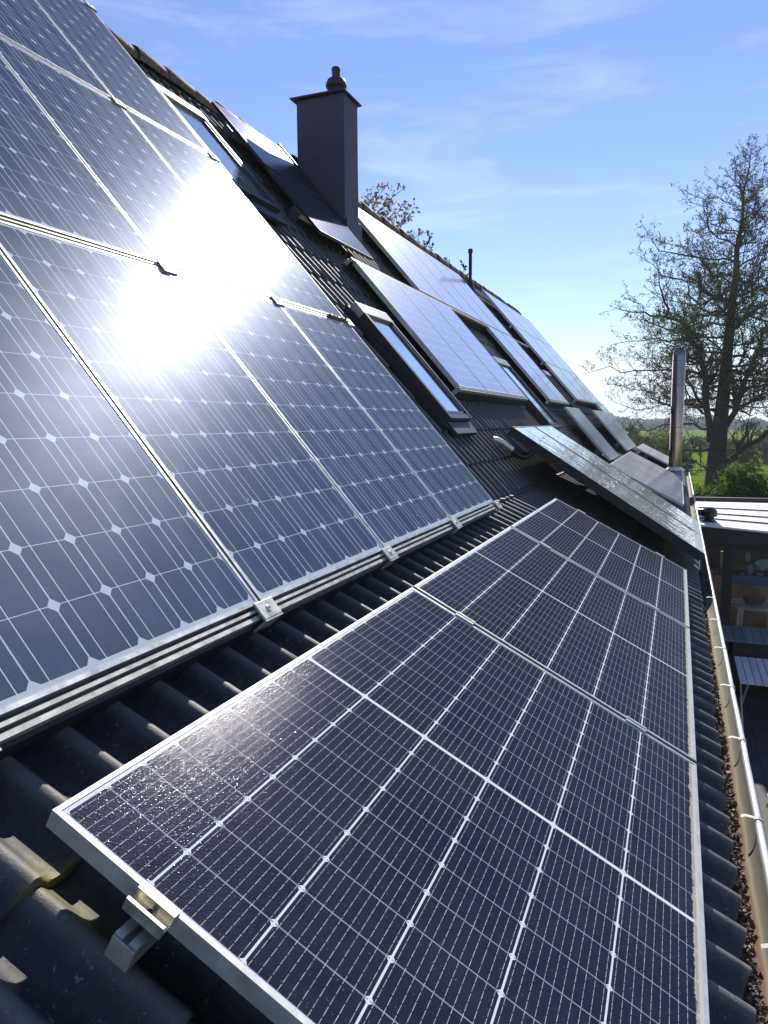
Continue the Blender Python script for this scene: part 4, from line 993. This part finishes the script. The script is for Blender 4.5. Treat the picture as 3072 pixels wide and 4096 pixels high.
# ------------------------------------------------------------------ plants
def leaf_quad(mb, c, s, r, mat=0, droop=0.0):
    d = Vector((r.gauss(0,1), r.gauss(0,1), r.gauss(0,1)-droop)); d = d.normalized() if d.length > 1e-5 else Vector((1,0,0))
    e = d.orthogonal().normalized(); q = r.random()*6.283; e = e*cos(q) + d.cross(e)*sin(q)
    mb.add([c-d*s*0.5, c+e*s*0.33, c+d*s*0.5, c-e*s*0.33], [(0,1,2,3)], mat)
def rough_path(p0, p1, n, amp, r, sag=0.0):
    out = []
    for i in range(n+1):
        t = i/n; p = p0.lerp(p1, t); f = sin(pi*t)
        out.append(p + Vector((r.gauss(0, amp), r.gauss(0, amp), r.gauss(0, amp)))*f + Vector((0, 0, -sag*f)))
    return out
class Tree:
    def __init__(self, seed, leafsize, density, twig_r=0.006):
        self.w = MB(); self.l = MB(); self.r = random.Random(seed); self.ls = leafsize; self.den = density; self.tr = twig_r
    def limb(self, pts, r0, r1, level, n=8):
        k = len(pts); rad = [r0+(r1-r0)*(i/(k-1))**0.8 for i in range(k)]
        self.w.tube(pts, rad, n, 0, False)
        return rad
    def sprout(self, pts, rad, length, level, maxlevel, step, upb=0.25, start=0.18):
        """side shoots along a limb, recursing down to leafy twigs"""
        r = self.r; acc = 0.0; side = 1; seglen = [(pts[i+1]-pts[i]).length for i in range(len(pts)-1)]; tot = sum(seglen)
        d = start*tot
        while d < tot:
            dd = d
            for i, L in enumerate(seglen):
                if dd <= L: break
                dd -= L
            t = dd/max(L, 1e-6); p = pts[i].lerp(pts[i+1], t); ax = (pts[i+1]-pts[i]).normalized()
            frac = d/tot; side = -side
            perp = ax.orthogonal().normalized(); q = r.random()*6.283; perp = perp*cos(q)+ax.cross(perp)*sin(q)
            dirv = (ax*r.uniform(0.45, 0.9) + perp*r.uniform(0.6, 1.0) + Vector((0,0,upb*r.uniform(0.3, 1.4)))).normalized()
            Ls = length*(1.08-0.75*frac)*r.uniform(0.6, 1.15)
            rr = rad[min(i, len(rad)-1)]*0.5 if level < maxlevel else self.tr
            rr = max(min(rr, 0.05*Ls), self.tr)
            sub = rough_path(p, p+dirv*Ls, 4 if level < maxlevel else 3, Ls*0.05, r, -Ls*0.03)
            self.w.tube(sub, [rr*(1-0.7*j/(len(sub)-1)) for j in range(len(sub))], 4 if level < maxlevel else 3, 0, False)
            if level < maxlevel:
                self.sprout(sub, [rr*(1-0.7*j/(len(sub)-1)) for j in range(len(sub))], Ls*0.5, level+1, maxlevel, step*0.58, upb, 0.2)
            else:
                for m_ in range(self.den):
                    if r.random() < 0.85:
                        c = sub[-1].lerp(sub[0], r.random()*0.8) + Vector((r.gauss(0,.05), r.gauss(0,.05), r.gauss(0,.05)))
                        leaf_quad(self.l, c, self.ls*r.uniform(0.5, 1.25), r)
            d += step*r.uniform(0.7, 1.3)
    def done(self, name, base, wood, leaf, label, cat, group=None):
        t = empty(name, loc=base); inv = Matrix.Translation(-Vector(base))
        a = self.w.build('trunk', wood, t); a.matrix_parent_inverse = inv
        b_ = self.l.build('crown', leaf, t); b_.matrix_parent_inverse = inv
        return tag(t, label, cat, group)

# the big alder behind the flue; limbs follow the photograph's silhouette (k: metres per reading unit)
tr = Tree(21, 0.090, 3, 0.005); K = 0.0098; BX, BY, BZ = 2.72, 42.0, GZ
def tp(zx, zy, dy=0.0): return Vector((BX+(zx-752)*K, BY+dy, BZ+0.25+(1900-zy)*K))
trunk = [tp(752, 1935), tp(754, 1880), tp(758, 1780), tp(764, 1640), tp(776, 1450), tp(786, 1250), tp(794, 1050), tp(801, 880), tp(815, 740), tp(812, 600), tp(832, 450), tp(830, 320), tp(852, 190), tp(858, 90)]
tr.w.tube(trunk, [0.62, 0.52, 0.47, 0.45, 0.35, 0.29, 0.245, 0.20, 0.165, 0.125, 0.088, 0.055, 0.030, 0.010], 14, 0, False)
limbs = [
 ([(728,1600,0),(702,1420,-.3),(690,1250,-.5),(640,1100,-.6),(560,960,-.5),(480,930,-.3),(400,915,0),(300,885,.3),(205,850,.4)], .24, .02),
 ([(480,930,-.3),(468,850,-.5),(440,760,-.6),(415,640,-.7)], .10, .015),
 ([(640,1100,-.6),(560,1060,-1.0),(440,1050,-1.3),(300,1060,-1.5),(180,1100,-1.6)], .07, .012),
 ([(795,1520,0),(868,1340,.4),(930,1150,.8),(1000,1100,1.0),(1080,1100,1.2)], .22, .05),
 ([(930,1150,.8),(955,1010,1.0),(1010,930,1.2),(1090,870,1.3)], .10, .03),
 ([(800,1720,0),(895,1620,-.6),(1000,1540,-1),(1120,1480,-1.3),(1250,1400,-1.5)], .24, .04),
 ([(690,1250,-.5),(600,1225,-.9),(480,1215,-1.2),(340,1215,-1.5),(210,1190,-1.7),(70,1230,-1.9)], .09, .012),
 ([(745,1530,0),(640,1500,.5),(480,1505,.9),(330,1525,1.2),(190,1520,1.4)], .09, .012),
 ([(752,1625,0),(640,1640,-.5),(480,1625,-1.2),(330,1655,-1.6),(210,1620,-1.8)], .09, .012),
 ([(740,1790,0),(705,1730,-.5),(640,1690,-.9),(520,1715,-1.2),(420,1700,-1.5)], .08, .012),
 ([(770,1640,0),(850,1640,.8),(960,1660,1.4),(1090,1700,1.8)], .08, .012),
 ([(784,1300,0),(690,1230,1.2),(560,1180,2.0),(430,1150,2.6)], .08, .012),
 ([(790,1160,0),(690,1040,.6),(590,1000,1.0),(420,1000,1.3)], .08, .012),
 ([(776,1450,0),(650,1390,1.0),(480,1390,1.6),(330,1420,2.0),(200,1370,2.2)], .08, .012),
]
for pts, r0, r1 in limbs:
    P = [tp(*q) for q in pts]; P2 = []
    for i in range(len(P)-1):
        P2.append(P[i]); P2.append(P[i].lerp(P[i+1], 0.5)+Vector((tr.r.gauss(0,.10), tr.r.gauss(0,.2), tr.r.gauss(0,.10))))
    P2.append(P[-1]); rad = tr.limb(P2, r0*0.8, r1*0.8, 0, 8)
    L = sum((P2[i+1]-P2[i]).length for i in range(len(P2)-1))
    tr.sprout(P2, rad, min(2.4, L*0.38), 1, 3, 0.33, 0.3, 0.14)
def halfwidth(zy):
    tab = [(30,90),(80,190),(150,265),(230,325),(330,380),(400,420),(520,480),(650,560),(750,600),(950,650),(1290,710),(1600,560),(1750,420)]
    for (a, wa), (b_, wb_) in zip(tab, tab[1:]):
        if a <= zy <= b_: return wa+(wb_-wa)*(zy-a)/(b_-a)
    return tab[0][1] if zy < 30 else tab[-1][1]
zy = 1420.0; i = 0
while zy > 105:
    i += 1; ang = i*2.4 + tr.r.uniform(-.6, .6); zz = BZ+0.25+(1900-zy)*K
    for a, b_ in zip(trunk, trunk[1:]):
        if a.z <= zz <= b_.z: p0 = a.lerp(b_, (zz-a.z)/(b_.z-a.z)); break
    lift = (0.25 + 0.75*max(0, (1250-zy)/1250))*tr.r.uniform(0.6, 1.3)      # how steeply the limb climbs
    zt = zy                                                                   # reach the crown outline at the height where the limb ends
    for _ in range(3): zt = max(20, zy - halfwidth(zt)*lift)
    hw = halfwidth(zt)*K*tr.r.uniform(0.72, 1.10)
    end = p0 + Vector((cos(ang)*hw, sin(ang)*hw*0.9, hw*lift))
    P = rough_path(p0, end, 7, hw*0.07, tr.r, hw*0.10); r0 = max(0.018, min(0.085, hw*0.015))
    rad = tr.limb(P, r0, 0.008, 0, 6)
    tr.sprout(P, rad, max(0.8, hw*0.46), 1, 3, 0.31, 0.45, 0.14)
    zy -= (24 if zy > 700 else 15)*tr.r.uniform(0.7, 1.3)
print('alder', len(tr.w.f), len(tr.l.f))
tr.done('alder_tree', (BX, BY, BZ), M['bark'], M['leaf_alder'], 'tall sparse alder coming into leaf in the meadow behind the flue', 'tree')

def bush_tree(base, h, rad, leafsize, leaf, label, seed, n_limbs, name='broadleaf_tree', group=None, dens=3, up_=0.5, step=0.4, cat='tree', z_first=0.3):
    t = Tree(seed, leafsize, dens); base = Vector(base); r = t.r
    tr_ = rough_path(base, base+Vector((r.uniform(-.2,.2), 0, h*0.93)), 8, h*0.012, r); rads = [max(0.02, 0.022*h*(1-k/8.3)) for k in range(9)]
    t.w.tube(tr_, rads, 8, 0, False)
    for i in range(n_limbs):
        f = z_first+(0.97-z_first)*i/n_limbs; a = i*2.4+r.uniform(-.4,.4); p0 = base+Vector((0,0,h*f*0.93)); w = rad*sqrt(max(0.02, 1-((f-0.55)/0.5)**2))*r.uniform(0.75, 1.05)
        e = p0+Vector((cos(a)*w, sin(a)*w, w*up_+h*0.04)); P = rough_path(p0, e, 4, w*0.05, r); rd = t.limb(P, 0.012*h*(1-f)+0.012, 0.008, 0, 5)
        t.sprout(P, rd, w*0.45, 1, 2, step, 0.35, 0.2)
    return t.done(name, base, M['bark'], leaf, label, cat, group)
bush_tree((-10.55, 25, GZ), 12.9, 2.9, 0.15, M['leaf_bud'], 'tree with golden buds showing above the ridge right of the chimney', 31, 70, step=0.24, z_first=0.55, up_=0.6)
bush_tree((11.0, 58, GZ), 12.0, 5.0, 0.30, M['leaf_alder'], 'leafing tree at the right photo edge behind the alder', 32, 22, step=0.7)
# spindly evergreen tops peeping over the ridge
for k, (x, z_, lb) in enumerate(((-8.15, 10.55, 'dark spindly treetop over the ridge, leftmost of four'), (-7.62, 10.95, 'dark spindly treetop over the ridge, tallest of four'),
                              (-6.95, 10.0, 'short dark twig top over the ridge left of the vent'), (-6.35, 9.75, 'dark twiggy treetop over the ridge nearest the vent'))):
    t = Tree(40+k, 0.10, 5); base = Vector((x, 25, GZ)); top = Vector((x+0.05, 25, z_)); P = rough_path(base, top, 8, 0.05, t.r); t.w.tube(P, [0.09*(1-j/8.4) for j in range(9)], 6, 0, False)
    for j in range(26):
        f = 0.70+0.29*j/26; p0 = P[0].lerp(P[-1], f); a = j*2.4; w = 0.55*(1-f)/0.3+0.06; e = p0+Vector((cos(a)*w, sin(a)*w, w*0.9+0.12)); Q = rough_path(p0, e, 3, .01, t.r); t.w.tube(Q, [.012,.01,.008,.005], 4, 0, False)
        for m_ in range(7): leaf_quad(t.l, Q[-1].lerp(Q[0], t.r.random()*0.6)+Vector((t.r.gauss(0,.02), 0, t.r.gauss(0,.04))), 0.11, t.r)
    t.done('evergreen_tree', base, M['bark'], M['leaf_dark'], lb, 'tree', 'treetops over the ridge')

def shrub(c, rx, ry, h, n, size, leaf, label, seed, group=None, name='shrub'):
    r = random.Random(seed); t = empty(name, loc=c); st = MB(); lf = MB()
    for k in range(26):
        a = r.random()*6.283; q = sqrt(r.random()); e = Vector((rx*q*cos(a), ry*q*sin(a), h*r.uniform(0.6, 0.98)*(1-0.35*q*q))); st.tube(rough_path(Vector((e.x*0.35, e.y*0.35, 0)), e, 4, .06, r), [.03,.025,.02,.014,.006], 4, 0, False)
    cl = []
    for k in range(int(n/55)):
        a = r.random()*6.283; q = sqrt(r.random()); cl.append((Vector((rx*q*cos(a), ry*q*sin(a), h*(0.08+0.92*r.random()**0.8)*(1-0.28*q*q))), r.uniform(0.16, 0.38)))
    for (cc_, cr) in cl:
        for m_ in range(55):
            d = Vector((r.gauss(0,1), r.gauss(0,1), r.gauss(0,.8)))*cr*0.55; leaf_quad(lf, cc_+d, size*r.uniform(.5, 1.2), r)
    st.build('stem', M['bark'], t); lf.build('foliage', leaf, t); return tag(t, label, 'shrub', group)
GHd = 'hedge shrubs behind the garden room'
for k, (x, y, rx, h, lb) in enumerate(((1.25, 22.2, 0.85, 2.45, 'lower left shrub of the hedge beside the flue foot'), (2.7, 22.6, 1.0, 3.02, 'tallest hedge shrub in front of the alder trunk'),
                                       (3.9, 22.0, 0.95, 2.55, 'middle hedge shrub behind the cream roof'), (5.1, 22.3, 1.0, 2.45, 'right hedge shrub at the photo edge'))):
    shrub((x, y, GZ), rx, 0.8, h, 13000, 0.12, M['leaf_hedge'], lb, 50+k, GHd)
shrub((2.35, 6.35, 0.0), 0.28, 0.3, 0.85, 700, 0.09, M['leaf_hedge'], 'small bright green plant at the terrace edge', 60, name='potted_plant')
# field hedgerow and far wood
def clump_belt(name, y0, x0, x1, h, n, size, leaf, seed, depth=6.0):
    r = random.Random(seed); mb = MB()
    for i in range(n):
        x = r.uniform(x0, x1); hh = h*(0.55+0.45*noise.noise(Vector((x/(h*2.2), seed, 0)))+0.25*noise.noise(Vector((x/(h*0.6), seed, 4))))
        c = Vector((x, y0+r.uniform(-depth, depth), GZ+hh*r.random()**0.7)); leaf_quad(mb, c, size*r.uniform(.5, 1.2), r)
    return mb
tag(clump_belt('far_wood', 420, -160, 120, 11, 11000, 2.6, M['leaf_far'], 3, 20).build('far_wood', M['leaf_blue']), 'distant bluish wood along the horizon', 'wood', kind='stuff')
tag(clump_belt('h', 118, -14, 30, 3.2, 3800, 0.7, M['leaf_far'], 4, 3).build('hedgerow', M['leaf_far']), 'grey-green hedgerow across the middle of the fields', 'hedgerow', kind='stuff')
for k, (x, y, rx, h, lb) in enumerate(((-0.9, 70, 1.7, 2.6, 'brown-green meadow bush just left of the flue'), (0.9, 66, 1.5, 2.0, 'small meadow bush hidden partly by the flue'), (-4.6, 88, 2.4, 4.2, 'bushy field tree nearest the roof end'),
                                       (6.2, 74, 1.6, 2.4, 'meadow bush right of the alder trunk'), (9.4, 84, 2.2, 3.6, 'larger meadow bush at the right photo edge'))):
    shrub((x, y, GZ), rx, rx, h, 3300, 0.26, M['leaf_far'] if k % 2 == 0 else M['leaf_alder'], lb, 70+k, 'bushes in the meadow', 'field_bush')
# wire fence in the meadow
fe = tag(empty('wire_fence', loc=(4, 58, GZ)), 'wire fence with thin posts across the bright meadow', 'fence')
for x in (-2.4, 1.4, 5.2, 9.0): p = MB(); p.box((x-0.08, -0.08, 0), (x+0.08, 0.08, 1.30), 0, 0.01); p.build('post', M['bark'], fe)
for z_ in (0.35, 0.75, 1.15):
    p = MB(); p.tube([(-20, 0.09, z_), (-2.4, 0.09, z_), (1.4, 0.09, z_-0.02), (5.2, 0.09, z_), (20, 0.09, z_)], 0.022, 5); p.build('wire', M['wire'], fe)

# the air over the fields
hm = bpy.data.materials.new('air haze'); hm.use_nodes = True; hnt = hm.node_tree; hnt.nodes.clear()
h_out = hnt.nodes.new('ShaderNodeOutputMaterial'); h_v = hnt.nodes.new('ShaderNodeVolumePrincipled')
h_v.inputs['Color'].default_value = (0.84, 0.90, 1.0, 1); h_v.inputs['Density'].default_value = 0.00055; h_v.inputs['Anisotropy'].default_value = 0.2
hnt.links.new(h_v.outputs[0], h_out.inputs['Volume'])
hb = MB(); hb.box((-810, -110, GZ-1.0), (810, 1110, 22.0)); tag(hb.build('haze', hm), kind='stuff', label='pale blue air fading the distant fields and wood', cat='haze')

# prototypes that were never placed would float: none are left over
for k, (p, nm) in protos.items():
    if k not in used: bpy.data.objects.remove(p)
